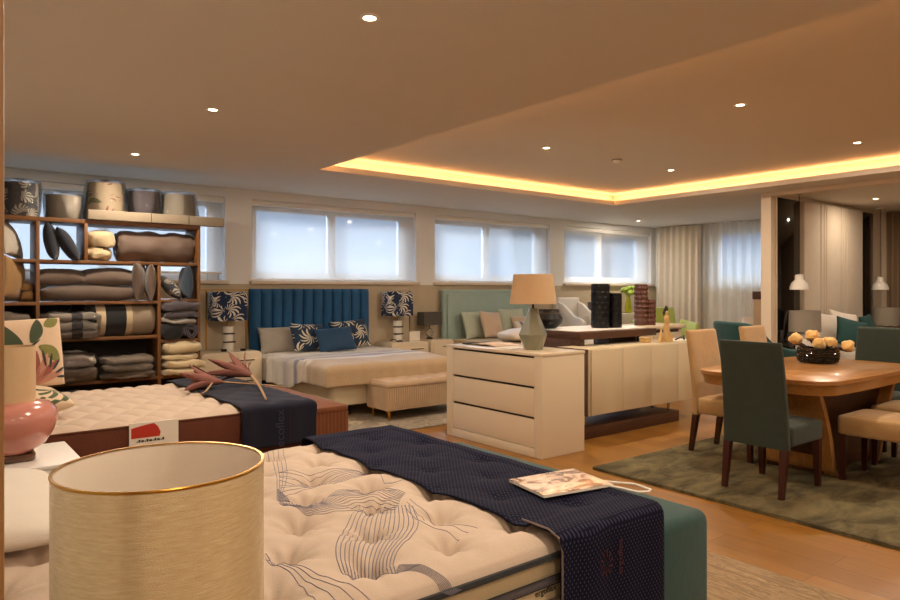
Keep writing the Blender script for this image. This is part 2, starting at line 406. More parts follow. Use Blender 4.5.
def drape_mb(x0, x1, y0, y1, zt, ol=0, orr=0, on=0, of=0, r=.03, nu=60, nv=60, wave=0, top=None, seed=0, hem=0):
    """a cloth laid over a block: x0..x1, y0..y1 at height zt; hangs by ol (x0), orr (x1), on (y0), of (y1)"""
    def ax(t, a, b, oa, ob):
        tot = oa+(b-a)+ob; p = a-oa+t*tot
        if p < a: return a, a-p, -1
        if p > b: return b, p-b, 1
        return p, 0, 0
    def f(u, v):
        x, dx, sx = ax(u, x0, x1, ol, orr); y, dy, sy = ax(v, y0, y1, on, of)
        d = max(dx, dy)
        def rnd(q):  # rounded shoulder
            L = r*PI/2
            if q <= 0: return 0, 0
            if q < L: return r*math.sin(q/r), r*(1-math.cos(q/r))
            return r, r+(q-L)
        ox, zx = rnd(dx); oy, zy = rnd(dy); z = zt-max(zx, zy)
        if d == 0:
            k = min(x-x0 if ol or True else 9, x1-x, y-y0, y1-y)
            z += (top(x, y) if top else 0)
        w = 0
        if d > 0 and wave:
            w = wave*min(1, d/.1)*(math.sin((y if dx >= dy else x)*21+seed)+.6*math.sin((y if dx >= dy else x)*37+seed*2))
        if hem and d > 0: z += hem*min(1, d/.15)*nz((y if dx >= dy else x)*5, seed, 0)
        return Vector((x+sx*(ox+w*(dx > 0)), y+sy*(oy+w*(dy > 0 and dy >= dx)), z+.004*nz(x*6+seed, y*6, 1)))
    mb = MB(); mb.open = True; mb.grid(f, nu, nv); return mb
def txt(name, s, size, loc, rot, mat, parent=None, ext=.0006, align='CENTER', label=None):
    cu = bpy.data.curves.new(name, 'FONT'); cu.body = s; cu.size = size; cu.extrude = ext; cu.align_x = align; cu.align_y = 'CENTER'
    t = bpy.data.objects.new(name, cu); COL.objects.link(t)
    me = bpy.data.meshes.new_from_object(t.evaluated_get(bpy.context.evaluated_depsgraph_get())); bpy.data.objects.remove(t); bpy.data.curves.remove(cu)
    me.materials.clear(); me.materials.append(M[mat]); o = bpy.data.objects.new(name, me); COL.objects.link(o)
    o.rotation_euler = rot; o.location = Vector(loc)-(origin_of(parent) if parent else Vector((0, 0, 0))); o.parent = parent
    if label: o['label'] = label
    return o
def shade_mb(rb, rt, z0, z1, cx=0, cy=0, seg=48):
    t = .003
    return MB().lathe([(rb, z0), (rt, z1), (rt-t, z1), (rb-t, z0), (rb, z0)], cx, cy, seg)

# ================================================================== THE SETTING
ZC = 2.64; ZR = 2.815; LT = .06
def S(name, mb, mat, parent=None, **k): return build(name, mb, mat, parent, kind='structure', **k)
S('floor', MB().box(-.6, 12.5, -2.4, 8.75, -.1, 0), 'floor')
cx0, cx1, cy0, cy1 = 3.32, 8.17, -.6, 6.44
cm = MB()
cm.box(-.6, cx0, -2.4, 8.75, ZC, ZC+LT); cm.box(cx1, 12.5, -2.4, 8.75, ZC, ZC+LT)
cm.box(cx0, cx1, cy1, 8.75, ZC, ZC+LT); cm.box(cx0, cx1, -2.4, cy0, ZC, ZC+LT)
sb = .16
cm.box(cx0-sb-.05, cx0-sb, cy0-sb, cy1+sb, ZC+LT, ZR); cm.box(cx1+sb, cx1+sb+.05, cy0-sb, cy1+sb, ZC+LT, ZR)
cm.box(cx0-sb, cx1+sb, cy1+sb, cy1+sb+.05, ZC+LT, ZR); cm.box(cx0-sb, cx1+sb, cy0-sb-.05, cy0-sb, ZC+LT, ZR)
cm.box(cx0-sb-.05, cx1+sb+.05, cy0-sb-.05, cy1+sb+.05, ZR, ZR+.06)
cm.box(-.6, 12.5, -2.4, 8.75, ZR+.06, ZR+.1)
S('ceiling', cm, 'ceiling')
# the LED tape lying in the cove
M['led'] = emit('warm_led', '#FFB474', 15)
zl = ZC+LT
for (a, b, c_, d), lab in (((cx0-sb+.09, cx1+sb-.09, cy1+sb-.09, cy1+sb-.05), 'warm glowing light strip in the ceiling recess edge along the window side'),
                           ((cx1+sb-.09, cx1+sb-.05, cy0-sb+.09, cy1+sb-.1), 'warm glowing light strip in the ceiling recess edge above the bedroom opening'),
                           ((cx0-.10, cx0-.012, cy0-sb+.09, cy1+sb-.1), 'light strip tucked out of sight behind the near edge of the ceiling recess')):
    build('led_strip', MB().box(a, b, c_, d, zl+.001, zl+.009), 'led', None, lab, 'light strip', 'cove lights')

# window wall
wins = [(.42, 3.0), (3.34, 5.88), (6.23, 8.76), (9.12, 11.70)]
Z0, Z1 = 1.50, 2.53
wb = MB(); ya, yb = 8.30, 8.66
wb.box(-.6, 12.5, ya, yb, 0, Z0); wb.box(-.6, 12.5, ya, yb, Z1, ZC)
px_ = -.6
for a, b in wins: wb.box(px_, a, ya, yb, Z0, Z1); px_ = b
wb.box(px_, 12.5, ya, yb, Z0, Z1)
S('wall_back', wb, 'wall')
S('trim_1', MB().box(-.4, 11.84, 8.275, 8.298, 0, 1.455), 'panel')
for i, (a, b) in enumerate(wins):
    w = MB(); f0, f1 = 8.54, 8.62
    w.box(a, a+.16, f0, f1, Z0, Z1, .008); w.box(b-.14, b, f0, f1, Z0, Z1, .008)
    w.box(a+.16, b-.14, f0, f1, Z0, Z0+.12, .008); w.box(a+.16, b-.14, f0, f1, Z1-.11, Z1, .008)
    w.box(a+1.21, a+1.32, f0, f1, Z0+.12, Z1-.11, .008)
    o = S('window_%d' % (i+1), w, 'white')
    g = MB().box(a+.15, a+1.22, 8.575, 8.581, Z0+.11, Z1-.1).box(a+1.31, b-.13, 8.575, 8.581, Z0+.11, Z1-.1)
    build('pane', g, 'glass', o)
    S('window_%d_sill' % (i+1), MB().box(a-.03, b+.03, 8.225, 8.45, Z0-.045, Z0-.002, .006), 'jamb')
    lab = ['pale mesh roller blind behind the shelving, stopping short of the sill',
           'pale mesh roller blind above the blue channelled headboard',
           'pale mesh roller blind above the sage green headboard',
           'pale mesh roller blind at the curtained corner, above the lime flowers'][i]
    zb = 1.585 if i == 0 else 1.515
    e = empty('roller_blind', ((a+b)/2, 8.36, zb), lab, 'blind', 'roller blinds')
    bf = MB(); bf.open = True; bf.grid(lambda u, v, a=a, b=b, zb=zb: Vector((a+.012+(b-a-.024)*u, 8.36, zb+.012+(Z1-.05-zb-.012)*v)), 1, 1); build('blind_fabric', bf, 'blind', e)
    build('bottom_bar', MB().box(a+.012, b-.012, 8.353, 8.367, zb-.008, zb+.014, .004), 'white' if i else 'jamb', e)
    build('cassette', MB().box(a+.005, b-.005, 8.325, 8.395, Z1-.07, Z1-.002, .01), 'white', e)
# end wall with curtained window
we = MB(); xa, xb = 11.85, 12.12
we.box(xa, xb, 4.46, 8.3, 0, Z0); we.box(xa, xb, 4.46, 8.3, Z1, ZC); we.box(xa, xb, 4.46, 4.75, Z0, Z1); we.box(xa, xb, 7.14, 8.3, Z0, Z1)
S('wall_right', we, 'wall')
w = MB()
w.box(12.0, 12.08, 4.75, 4.9, Z0, Z1, .008); w.box(12.0, 12.08, 6.98, 7.14, Z0, Z1, .008); w.box(12.0, 12.08, 4.9, 6.98, Z0, Z0+.12, .008)
w.box(12.0, 12.08, 4.9, 6.98, Z1-.11, Z1, .008); w.box(12.0, 12.08, 5.88, 5.99, Z0+.12, Z1-.11, .008)
o = S('window_5', w, 'white')
build('pane', MB().box(12.035, 12.041, 4.89, 5.89, Z0+.11, Z1-.1).box(12.035, 12.041, 5.98, 6.99, Z0+.11, Z1-.1), 'glass', o)
# partition of the furnished bedroom bay
S('wall_bedroom', MB().box(8.7, 12.3, 4.335, 4.455, 0, ZC), 'jamb')
S('trim_2', MB().box(8.66, 8.76, 4.33, 4.46, 0, ZC-.001).box(8.66, 8.76, -2.3, 4.33, ZC-.05, ZC-.001), 'jamb')
S('wall_bedroom_end', MB().box(12.3, 12.42, -2.3, 4.335, 0, ZC), 'jamb')
S('wall_left', MB().box(-.6, -.42, -2.3, 8.3, 0, ZC), 'wall')
S('wall_front', MB().box(-.6, 12.5, -2.45, -2.3, 0, ZC), 'wall')
S('trim_3', MB().box(-.06, .0694, .80, .85, 0, ZC-.002, .004), 'post')
S('baseboard_right', MB().box(11.83, 11.85, 4.46, 8.27, 0, .09), 'white')

# outdoors seen under the first blind
for k, (x, y, w_, h_, lab) in enumerate([(17.5, 54, 4.5, 2.75, 'distant low white building with blue roof outside the first window'),
                                         (22.8, 58, 5.0, 3.0, 'distant grey building with blue roof beside the shelving, outside the window')]):
    e = empty('exterior_building', (x, y, -.1), lab, 'building')
    build('facade', MB().box(x-w_/2, x+w_/2, y, y+5, -.1, h_-.55), 'white' if k == 0 else 'greyL', e)
    build('roof', MB().prism([(y-.3, h_-.55), (y+5.3, h_-.55), (y+2.5, h_)], x-w_/2-.2, x+w_/2+.2, 0), plain('blue_roof_%d' % k, '#6C8DB5', .7), e)

# ------------------------------------------------------------------ lamps in the ceiling
M['lens'] = emit('lamp_lens', '#FFE2B4', 14)
def downlight(x, y, z, lab, power, spot=True, size=140):
    e = empty('ceiling_downlight', (x, y, z), lab, 'ceiling light', 'recessed ceiling downlights')
    build('trim_ring', MB().lathe([(.030, z-.001), (.030, z-.005), (.046, z-.006), (.052, z-.001), (.030, z-.001)], x, y, 28), 'white', e)
    build('lens', MB().lathe([(.031, z-.0035), (.0005, z-.003)], x, y, 24), 'lens', e)
    l = bpy.data.lights.new('downlight_lamp', 'AREA'); l.shape = 'DISK'; l.size = .06; l.energy = power; l.color = (1, .85, .67)
    lo = bpy.data.objects.new('downlight_lamp', l); COL.objects.link(lo); lo.location = (0, 0, -.02); lo.parent = e
PW = 20
for x, y, z, lab in [
    (1.65, 2.70, ZC, 'largest looking recessed downlight, in the low ceiling above the front mattress'),
    (1.63, 4.75, ZC, 'recessed downlight in the low ceiling, middle one of its row of three'),
    (1.60, 6.75, ZC, 'recessed downlight in the low ceiling nearest the shelving'),
    (5.02, 2.75, ZR, 'recessed downlight in the raised ceiling, large one nearest the low ceiling edge'),
    (5.00, 4.79, ZR, 'recessed downlight in the raised ceiling, left of the smoke detector'),
    (7.10, 4.76, ZR, 'recessed downlight in the raised ceiling, right of the smoke detector'),
    (7.20, 2.75, ZR, 'recessed downlight in the raised ceiling above the glowing edge by the bedroom'),
    (10.4, 3.74, ZC, 'recessed downlight in the bedroom ceiling before the padded wall panel'),
    (10.33, 7.60, ZC, 'small faint downlight in the low ceiling by the curtained corner')]:
    downlight(x, y, z, lab, PW*(.9 if x > 10.2 and y > 5 else .45 if x > 10.2 else 1))
for x, y, z in [(1.65, .65, ZC), (5.0, .75, ZR), (7.2, .75, ZR), (3.3, -1.4, ZC), (9.6, 1.9, ZC), (.30, -.75, ZC)]:  # the last is added behind the camera to light the silk shade's front
    downlight(x, y, z, 'recessed downlight out of the picture over the nearer part of the shop', PW*.8)
e = empty('smoke_detector', (6.07, 4.75, ZR), 'small round white smoke detector on the raised ceiling', 'smoke detector')
build('housing', MB().lathe([(.002, ZR-.036), (.03, ZR-.035), (.046, ZR-.024), (.05, ZR-.001)], 6.07, 4.75, 24), 'white', e)
build('base_ring', MB().lathe([(.052, ZR-.012), (.058, ZR-.01), (.058, ZR-.001), (.052, ZR-.001), (.052, ZR-.012)], 6.07, 4.75, 24), 'lampgrey', e)

# ================================================================== RUGS
def rug(x0, x1, y0, y1, t, mat, label, wav=.008):
    mb = MB(); nu, nv = 90, 60
    def f(u, v): return Vector((x0+(x1-x0)*u, y0+(y1-y0)*v, t+.003*nz(u*40, v*40)))
    mb.grid(f, nu, nv); mb.box(x0, x1, y0, y1, .001, t-.004)
    return build('area_rug', mb, mat, None, label, 'rug')
rug(4.09, 7.3, 1.36, 3.43, .022, 'rugolive', 'mottled olive green shag rug under the dining table')
rug(-.2, 3.27, .4, 3.15, .012, 'rugbeige', 'beige weathered pattern rug beside the teal bench, under the front mattress')
rug(2.7, 5.6, 5.5, 8.0, .012, 'ruggrey', 'faded grey patterned rug under the bed with blue headboard')

# ================================================================== SHELVING AND BEDDING STOCK
sy0, sy1 = 7.30, 7.72
e = empty('shelving_unit', (1.3, 7.5, 0), 'tall open brown wooden shelving unit full of bedding before the window', 'shelves')
def up(x, z0, z1): build('upright', MB().box(x-.015, x+.015, sy0, sy1, z0, z1, .002), 'shelfwoodv', e)
def sh(x0, x1, z, t=.03): build('shelf', MB().box(x0, x1, sy0, sy1, z-t, z, .002), 'shelfwood', e)
for x in (.20, .89, 2.36): up(x, 0, 2.02)
up(1.29, 1.665, 2.02); up(1.96, 0, 1.635)
sh(.185, 2.375, 2.06, .04); sh(.215, .875, 1.665); sh(.905, 2.345, 1.665)
for z in (1.27, .92, .50, .10): sh(.905, 1.945, z)
for z in (1.27, .92, .50, .10): sh(.215, .875, z)
for z in (1.285, .87, .50, .10): sh(1.975, 2.345, z)
for a, b in ((.215, .875), (.905, 1.945), (1.975, 2.345)): build('dark_backing', MB().box(a, b, 7.70, 7.715, .1, 1.24), 'darkback', e)  # dark sheets across the back of the lower rows
b_ = empty('boxed_board', (1.95, 7.32, 2.06), 'long beige upholstered board lying along the top front of the shelving', 'board')
build('board', MB().box(1.3, 2.62, 7.26, 7.38, 2.061, 2.155, .006), 'taupeL', b_)
for x in (1.87, 2.24): build('seam', MB().box(x, x+.006, 7.257, 7.262, 2.063, 2.152), 'darkback', b_)

def stock_shade(x, y, z, rb, rt, h, mat, label, wrap=True):
    e = empty('wrapped_lampshade', (x, y, z), label, 'lampshade', 'lampshades stored on top of the shelving')
    build('shade', shade_mb(rb, rt, z+.001, z+h, x, y), mat, e)
    build('hem_ring', MB().lathe([(rt-.004, z+h-.004), (rt+.003, z+h-.004), (rt+.003, z+h+.004), (rt-.004, z+h+.004), (rt-.004, z+h-.004)], x, y, 40), mat, e)
    if wrap:
        s_ = R.random()*9
        def rf(a, zz): return 1+.05*nz(math.cos(a)*3+s_, math.sin(a)*3, zz*9)+.03*nz(a*4, zz*25, s_)
        build('plastic_wrap', MB().lathe([(rb+.012, z+.003), (rb+.018, z+h*.3), (rt+.03, z+h*.9), (rt+.02, z+h+.025), (rt*.55, z+h+.045), (.02, z+h+.03)], x, y, 48, rf), 'plastic', e)
stock_shade(.77, 7.47, 2.06, .15, .145, .31, 'leafgrey', 'dark grey leaf print lampshade at the left end on top of the shelving', True)
stock_shade(1.13, 7.5, 2.06, .150, .150, .225, 'lampgrey', 'plain beige grey drum lampshade on top of the shelving, shortest there')
stock_shade(1.51, 7.56, 2.06, .205, .16, .385, 'leafgreen', 'tall cream lampshade with green leaf print, wrapped in clear plastic')
stock_shade(1.87, 7.53, 2.06, .155, .15, .33, 'charcoal', 'dark charcoal lampshade in plastic on top of the shelving')
stock_shade(2.22, 7.54, 2.06, .195, .155, .33, 'lampgrey', 'plain tapered taupe lampshade at the right end on top of the shelving')

G = 'cushions stored on the shelving'
cushion('grey beige satin cushion leaning in the top left shelf bay', (.66, 7.46, 1.665), .42, .38, .16, 'greyL', -22, 6, 66, G)
cushion('upright midnight dark cushion next to the shelf upright, top row', (1.02, 7.46, 1.665), .36, .36, .13, 'darknavy', -10, 0, 80, G)
cushion('midnight dark cushion tipping over to the left, top row', (1.15, 7.45, 1.665), .36, .36, .13, 'darknavy', -30, 0, 84, G)
cushion('gold satin cushion standing in the left bay, second row', (.70, 7.40, 1.27), .38, .38, .15, 'goldF', 0, 8, 62, G)
cushion('plump taupe pillow, left one on the long taupe bolster', (1.09, 7.44, 1.425), .46, .2, .16, 'taupeD', -68, 0, 4, G)
cushion('plump taupe pillow, right one on the long taupe bolster', (1.52, 7.42, 1.425), .50, .24, .17, 'taupeD', -66, 0, -5, G)
o = build('bolster', MB().blob((1.38, 7.48, 1.352), (.46, .18, .080), .5, .75, .012, 7, seed=4), 'taupeD', None, 'long taupe bolster lying under two pillows, second row', 'pillow')
cushion('taupe cushion on edge leaning right beside the pillows', (1.79, 7.40, 1.27), .38, .38, .13, 'taupe', 0, -10, 68, G)
cushion('taupe cushion on edge nearest the middle upright', (1.895, 7.40, 1.27), .38, .375, .11, 'taupe', 0, -4, 80, G)
cushion('slate blue velvet cushion on edge at the right end, second row', (2.26, 7.42, 1.285), .36, .34, .13, 'bluegrey', 0, 3, 84, G)
cushion('dark flowered cushion slumped in the right bay, second row', (2.10, 7.42, 1.285), .33, .30, .13, 'leafgrey', -42, 4, 72, G)
def roll(label, x0, x1, y, z, r, mat, group=None, seed=0, name='rolled_duvet', cat='duvet', crease=.10):
    """a rolled quilt lying along X with spiral ends"""
    L = (x1-x0)/2; mb = MB()
    def f(u, v):
        a = 2*PI*v; x = -L+2*L*u
        k = 1+crease*math.sin(x*24+seed+nz(a, x*3, seed)*2)*.4+crease*nz(math.cos(a)*2+seed, math.sin(a)*2, x*7)
        en = min(1, (1-abs(x)/L)/.1); k *= (.82+.18*math.sqrt(max(0, en)))
        return Vector((x, k*r*math.cos(a), r+k*r*math.sin(a)))
    mb.grid(f, 40, 36, cv=True)
    for sx in (-1, 1):
        def g(u, v):
            rr = r*.83*(1-u); a = 2*PI*v
            return Vector((sx*(L-.002+.012*math.sin((u*3+v)*2*PI)), rr*math.cos(a), r+rr*math.sin(a)))
        mb.grid(g, 16, 36, cv=True)
    o = build(name, mb, mat, None, label, cat, group, recenter=False); o.location = ((x0+x1)/2, y, z); return o
roll('long taupe satin duvet roll filling the top row on the right', 1.60, 2.335, 7.50, 1.665, .158, 'taupe', seed=3)
roll('black and cream banded quilt roll, third row', 1.31, 1.93, 7.47, .92, .165, 'rollband', seed=6, crease=.03)
def bundle(label, c, h, mat, seed, layers=1, e=.45, name='folded_quilt', cat='quilt', bag=False, group=None, nzv=.024, matroll=None):
    """a folded quilt, c = centre of base; soft layers; optional plastic bag"""
    mb = MB(); t = 2*h[2]/layers
    for k in range(layers):
        mb.blob((c[0]+.008*nz(k, seed), c[1]+.006*nz(seed, k), c[2]+t*(k+.5)), (h[0]*(1-.03*(k % 2)), h[1], t*.53), e, .55, nzv, 8, 34, 16, seed+k*3)
    if not bag: return build(name, mb, mat, None, label, cat, group)
    r = empty(name, c, label, cat, group)
    build('quilt', mb, mat, r)
    build('plastic_bag', MB().blob((c[0], c[1], c[2]+h[2]+.004), (h[0]+.015, h[1]+.012, h[2]+.012), e*.8, .5, .02, 9, 34, 18, seed+11), 'plastic', r)
    return r
B = 'folded quilts on the shelving'
bundle('cream quilted throw folded above the knotted one, top row', (1.44, 7.45, 1.80), (.125, .16, .075), 'creamF', 1, 1, .6, group=B)
mbk = MB().blob((1.42, 7.43, 1.735), (.12, .13, .066), .8, .9, .03, 14, seed=8)
build('folded_quilt', mbk, 'creamF', None, 'small knotted cream throw at the foot of the top row', 'quilt', B)
bundle('tan frilled textile tucked behind the gold cushion', (.82, 7.5, 1.27), (.05, .14, .09), 'goldF', 17, 2, .6, group=B, nzv=.03)
bundle('grey brown quilt in the left bay, third row, above the flowered cushion', (.56, 7.45, .92), (.28, .19, .125), 'brownG', 21, 2, bag=True, group=B)
bundle('grey bagged quilt with a dark band, third row', (1.16, 7.40, .92), (.24, .22, .12), 'bagband', 25, 3, bag=True, group=B)
bundle('dark blue folded textile behind the banded bagged quilt', (1.07, 7.62, 1.16), (.14, .06, .045), 'darknavy', 27, 1, group=B)
bundle('beige brown bagged quilt, fourth row, left one', (1.19, 7.40, .50), (.20, .21, .135), 'brownG', 31, 2, bag=True, group=B, nzv=.03)
bundle('beige grey bagged quilt, fourth row, right one', (1.66, 7.40, .50), (.25, .21, .11), 'brownG', 35, 3, bag=True, group=B)
bundle('dull grey folded quilt on the lowest shelf, seen beside the flowered cushions', (1.16, 7.38, .10), (.22, .2, .15), 'charcoal', 37, 2, group=B)
bundle('dark grey folded quilt topmost of the right hand stack', (2.17, 7.42, 1.155), (.185, .2, .052), 'charcoal', 41, 1, group=B)
bundle('dark grey folded quilt second in the right hand stack', (2.17, 7.42, 1.085), (.18, .2, .036), 'charcoal', 43, 1, group=B)
bundle('grey beige folded sheet between the dark quilts of the right hand stack', (2.16, 7.42, 1.03), (.175, .2, .028), 'greyP', 45, 1, group=B)
bundle('black folded blanket under the right hand stack', (2.08, 7.43, .87), (.105, .2, .082), 'black', 47, 1, group=B)
r_ = MB()
def spir(u, v):
    a = 5.2*PI*u; rr = .022+.056*u+.008*math.sin(a*3)
    return Vector((2.265+rr*math.cos(a), 7.24+.34*v, .95+rr*math.sin(a)))
r_.open = True; r_.grid(spir, 90, 8)
o = build('folded_quilt', r_, 'charcoal', None, 'charcoal rolled blanket end showing its spiral, right hand stack', 'quilt', B); solid(o, .014)
bundle('cream folded quilt topmost of the lower right stack', (2.19, 7.40, .715), (.195, .2, .065), 'creamF', 51, 1, group=B, nzv=.022)
bundle('thin cream folded quilt in the middle of the lower right stack', (2.17, 7.40, .655), (.18, .2, .03), 'creamF', 53, 1, group=B)
bundle('thick cream folded quilt at the bottom of the lower right stack', (2.20, 7.37, .50), (.215, .22, .077), 'creamF', 55, 2, group=B, nzv=.022)

# bedside wall panels
for x0, x1, lab in ((2.50, 3.262, 'beige bedside wall panel with brass strips, left of the blue headboard'), (5.0, 5.72, 'beige bedside wall panel with brass edge, right of the blue headboard')):
    e = empty('bedside_panel', ((x0+x1)/2, 8.25, 0), lab, 'wall panel', 'bedside wall panels')
    build('panel', MB().box(x0, x1, 8.235, 8.272, .002, 1.375, .003), 'panel', e)
    xs = (x0+.24, x1-.03) if x0 < 4 else (x1-.012,)
    for x in xs: build('brass_strip', MB().box(x, x+.014, 8.226, 8.237, .002, 1.375), 'brass', e)
    build('top_rail', MB().box(x0, x1, 8.228, 8.272, 1.376, 1.386), 'brass' if x0 < 4 else 'panel', e)

# ================================================================== BED WITH BLUE CHANNELLED HEADBOARD
e = empty('upholstered_bed', (4.2, 7.3, 0), 'cream bed base with tall blue velvet channelled headboard', 'bed')
hx0, hx1 = 3.27, 4.985; nch = 12; cw = (hx1-hx0)/nch
mb = MB()
def hbf(u, v):
    k = u*nch; fr = k-math.floor(k) if u < 1 else 1
    d = .058*math.sqrt(max(0, 1-(2*fr-1)**2))
    vv = min(1, (1-v)/.03); d *= math.sqrt(max(0, 1-(1-vv)**2))
    return Vector((hx0+(hx1-hx0)*u, 8.20-.012-d, .12+(1.395-.12)*v))
mb.open = True; mb.grid(lambda u, v: hbf(u, 1-v), nch*8, 40)
mb.box(hx0, hx1, 8.188, 8.222, .02, 1.395, .004)
build('headboard', mb, 'blueV', e, ang=80)
build('base', MB().vbox(3.42, 4.94, 6.37, 8.16, .15, .36, .07, .012), 'cream2', e)
for x, y in ((3.75, 6.6), (4.6, 6.6), (3.75, 7.9), (4.6, 7.9)): build('leg', MB().cyl(x, y, .014, .15, .025, .03, 16), 'dark_metal', e)
build('mattress', MB().vbox(3.40, 4.96, 6.35, 8.13, .362, .57, .08, .03), 'creamW', None, 'mattress under the banded bedspread', 'mattress')
def sp_top(x, y): return .012*nz(x*3, y*3)+.02*min(1, (y-6.3)/.3)
mb = drape_mb(3.385, 4.97, 6.34, 8.12, .585, .25, .25, .25, 0, .06, 80, 90, .004, sp_top, 2)
# left side falls lower and ripples towards the head of the bed
def leftfall(u, v):
    y = 6.80+(8.12-6.80)*v; k = min(1, v/.25); L = .26+.10*k; d = .03+u*(L-.03); r = .065
    if d < r*PI/2: ox, dz = r*math.sin(d/r), r*(1-math.cos(d/r))
    else: ox, dz = r, r+d-r*PI/2
    w = .016*min(1, d/.14)*k*(math.sin(y*26)+.7*math.sin(y*43+1))
    return Vector((3.385-ox+w-.014*k-.002, y, .587+sp_top(3.385, y)-dz+.006*nz(d*20, y*20)))
mb.grid(leftfall, 24, 110)
o = build('bedspread', mb, 'spread', None, 'banded grey white and tan bedspread on the bed with blue headboard', 'bedspread', recenter=False, ang=80); solid(o, .012)
PB = 'cushions on the bed with blue headboard'
cushion('plain grey pillow behind the palm print cushions', (3.60, 7.98, .60), .60, .34, .16, 'greyP', -20, 0, 0, PB)
cushion('palm print cushion beside the plain grey pillow', (3.88, 7.80, .605), .50, .37, .15, 'palm2', -24, 3, 8, PB)
cushion('palm print cushion at the right, half behind the plain blue one', (4.50, 7.86, .605), .54, .39, .15, 'palm2', -24, -4, -6, PB)
cushion('plain deep blue oblong cushion in front of the palm prints', (4.16, 7.62, .605), .52, .32, .14, 'blueC', -26, -3, 0, PB)

def palm_lamp(x, y, z, label):
    e = empty('table_lamp', (x, y, z), label, 'lamp', 'palm print bedside lamps')
    mb = MB(); h = .285
    mb.lathe([(.068, z), (.068, z+.085), (.064, z+.09)], x, y, 32); mb.lathe([(.064, z+.11), (.064, z+.19)], x, y, 32); mb.lathe([(.064, z+.21), (.062, z+h)], x, y, 32)
    build('ceramic_base', mb, 'ceramicW', e)
    build('brown_band', MB().cyl(x, y, z+.088, z+.112, .058, None, 32).cyl(x, y, z+.188, z+.212, .058, None, 32), 'brownband', e)
    build('tab', MB().box(x+.035, x+.075, y-.05, y-.03, z+.091, z+.109).box(x-.07, x-.03, y-.058, y-.035, z+.091, z+.109).box(x-.02, x+.06, y-.067, y-.052, z+.191, z+.209), 'brownband', e)
    build('stem', MB().cyl(x, y, z+h-.005, z+.39, .01, None, 12), 'brass', e)
    # rectangular oval shade
    mb = MB(); z0, z1 = z+.355, z+.70; rw, rd = .215, .13
    def pr(t, s): 
        a = 2*PI*t; return (x+s*rw*math.copysign(abs(math.cos(a))**.35, math.cos(a)), y+s*rd*math.copysign(abs(math.sin(a))**.35, math.sin(a)))
    def f(u, v):
        s, zz = [(1, z0), (1, z1), (.975, z1), (.975, z0)][int(round(v*4)) % 4]; q = pr(u, s); return Vector((q[0], q[1], zz))
    mb.grid(f, 64, 4, cu=True, cv=True)
    build('lamp_shade', mb, 'palm', e)
    build('finial', MB().cyl(x, y, z1-.02, z1+.02, .006, .004, 10).box(x-.2, x+.2, y-.003, y+.003, z1-.02, z1-.014), 'brass', e)
palm_lamp(2.94, 8.04, .66, 'blue palm print lamp on the cream nightstand beside the shelving')
palm_lamp(5.37, 8.04, .66, 'blue palm print lamp between blue and green headboards')
def nightstand(x0, x1, y0, y1, z, label, mat='cream', group='cream bedside cabinets'):
    e = empty('nightstand', ((x0+x1)/2, (y0+y1)/2, 0), label, 'nightstand', group)
    # rounded top corners seen from the front
    r = .05; o = [(x0, .06), (x1, .06)]
    for cxx, a0 in ((x1-r, 0), (x0+r, 90)):
        for i in range(7):
            a = rad(a0+15*i); o.append((cxx+r*math.cos(a), z-r+r*math.sin(a)))
    build('body', MB().prism(o, y0, y1, 1, .006), mat, e)
    for k, (za, zb) in enumerate(((.09, .09+(z-.2)/2), (.10+(z-.2)/2, z-.1))):
        d = build('drawer', MB().box(x0+.035, x1-.035, y0-.014, y0+.001, za, zb+.02, .003), mat, e)
        build('handle', MB().box((x0+x1)/2+.0, x1-.1, y0-.026, y0-.014, zb-.005, zb+.005), 'brownband', d)
    build('plinth', MB().box(x0+.03, x1-.03, y0+.03, y1-.03, 0, .06), 'brownband', e)
nightstand(2.53, 3.24, 7.74, 8.18, .66, 'cream nightstand with rounded corners beside the shelving')
nightstand(5.08, 5.70, 7.74, 8.18, .66, 'cream nightstand hidden behind the bed with blue headboard')
e = empty('photo_card', (5.60, 7.93, .66), 'small white card standing by the right palm print lamp', 'card')
build('card', MB().box(5.50, 5.68, 7.925, 7.929, .662, .79), 'paper', e)
build('easel_back', MB().prism([(7.929, .662), (7.99, .662), (7.929, .76)], 5.585, 5.595, 0), 'paper', e)
mb = MB().tube([(5.13, 7.86, .68), (5.16, 7.84, .70), (5.21, 7.84, .695), (5.24, 7.85, .668)], .006, 8).tube([(5.24, 7.85, .668), (5.30, 7.86, .675), (5.33, 7.85, .666)], .012, 8)
build('spectacles', mb, 'dark_metal', None, 'small dark folded spectacles lying by the right palm print lamp', 'spectacles')
mb = MB().box(2.80, 2.86, 7.85, 7.89, .661, .69, .005)
build('trinket_box', mb, 'dark_metal', None, 'tiny dark box on the cream nightstand, left of the lamp base', 'box', 'tiny boxes on the nightstand')
build('trinket_box', MB().box(3.03, 3.09, 7.85, 7.89, .661, .685, .005), 'dark_metal', None, 'tiny dark box on the cream nightstand, right of the lamp base', 'box', 'tiny boxes on the nightstand')

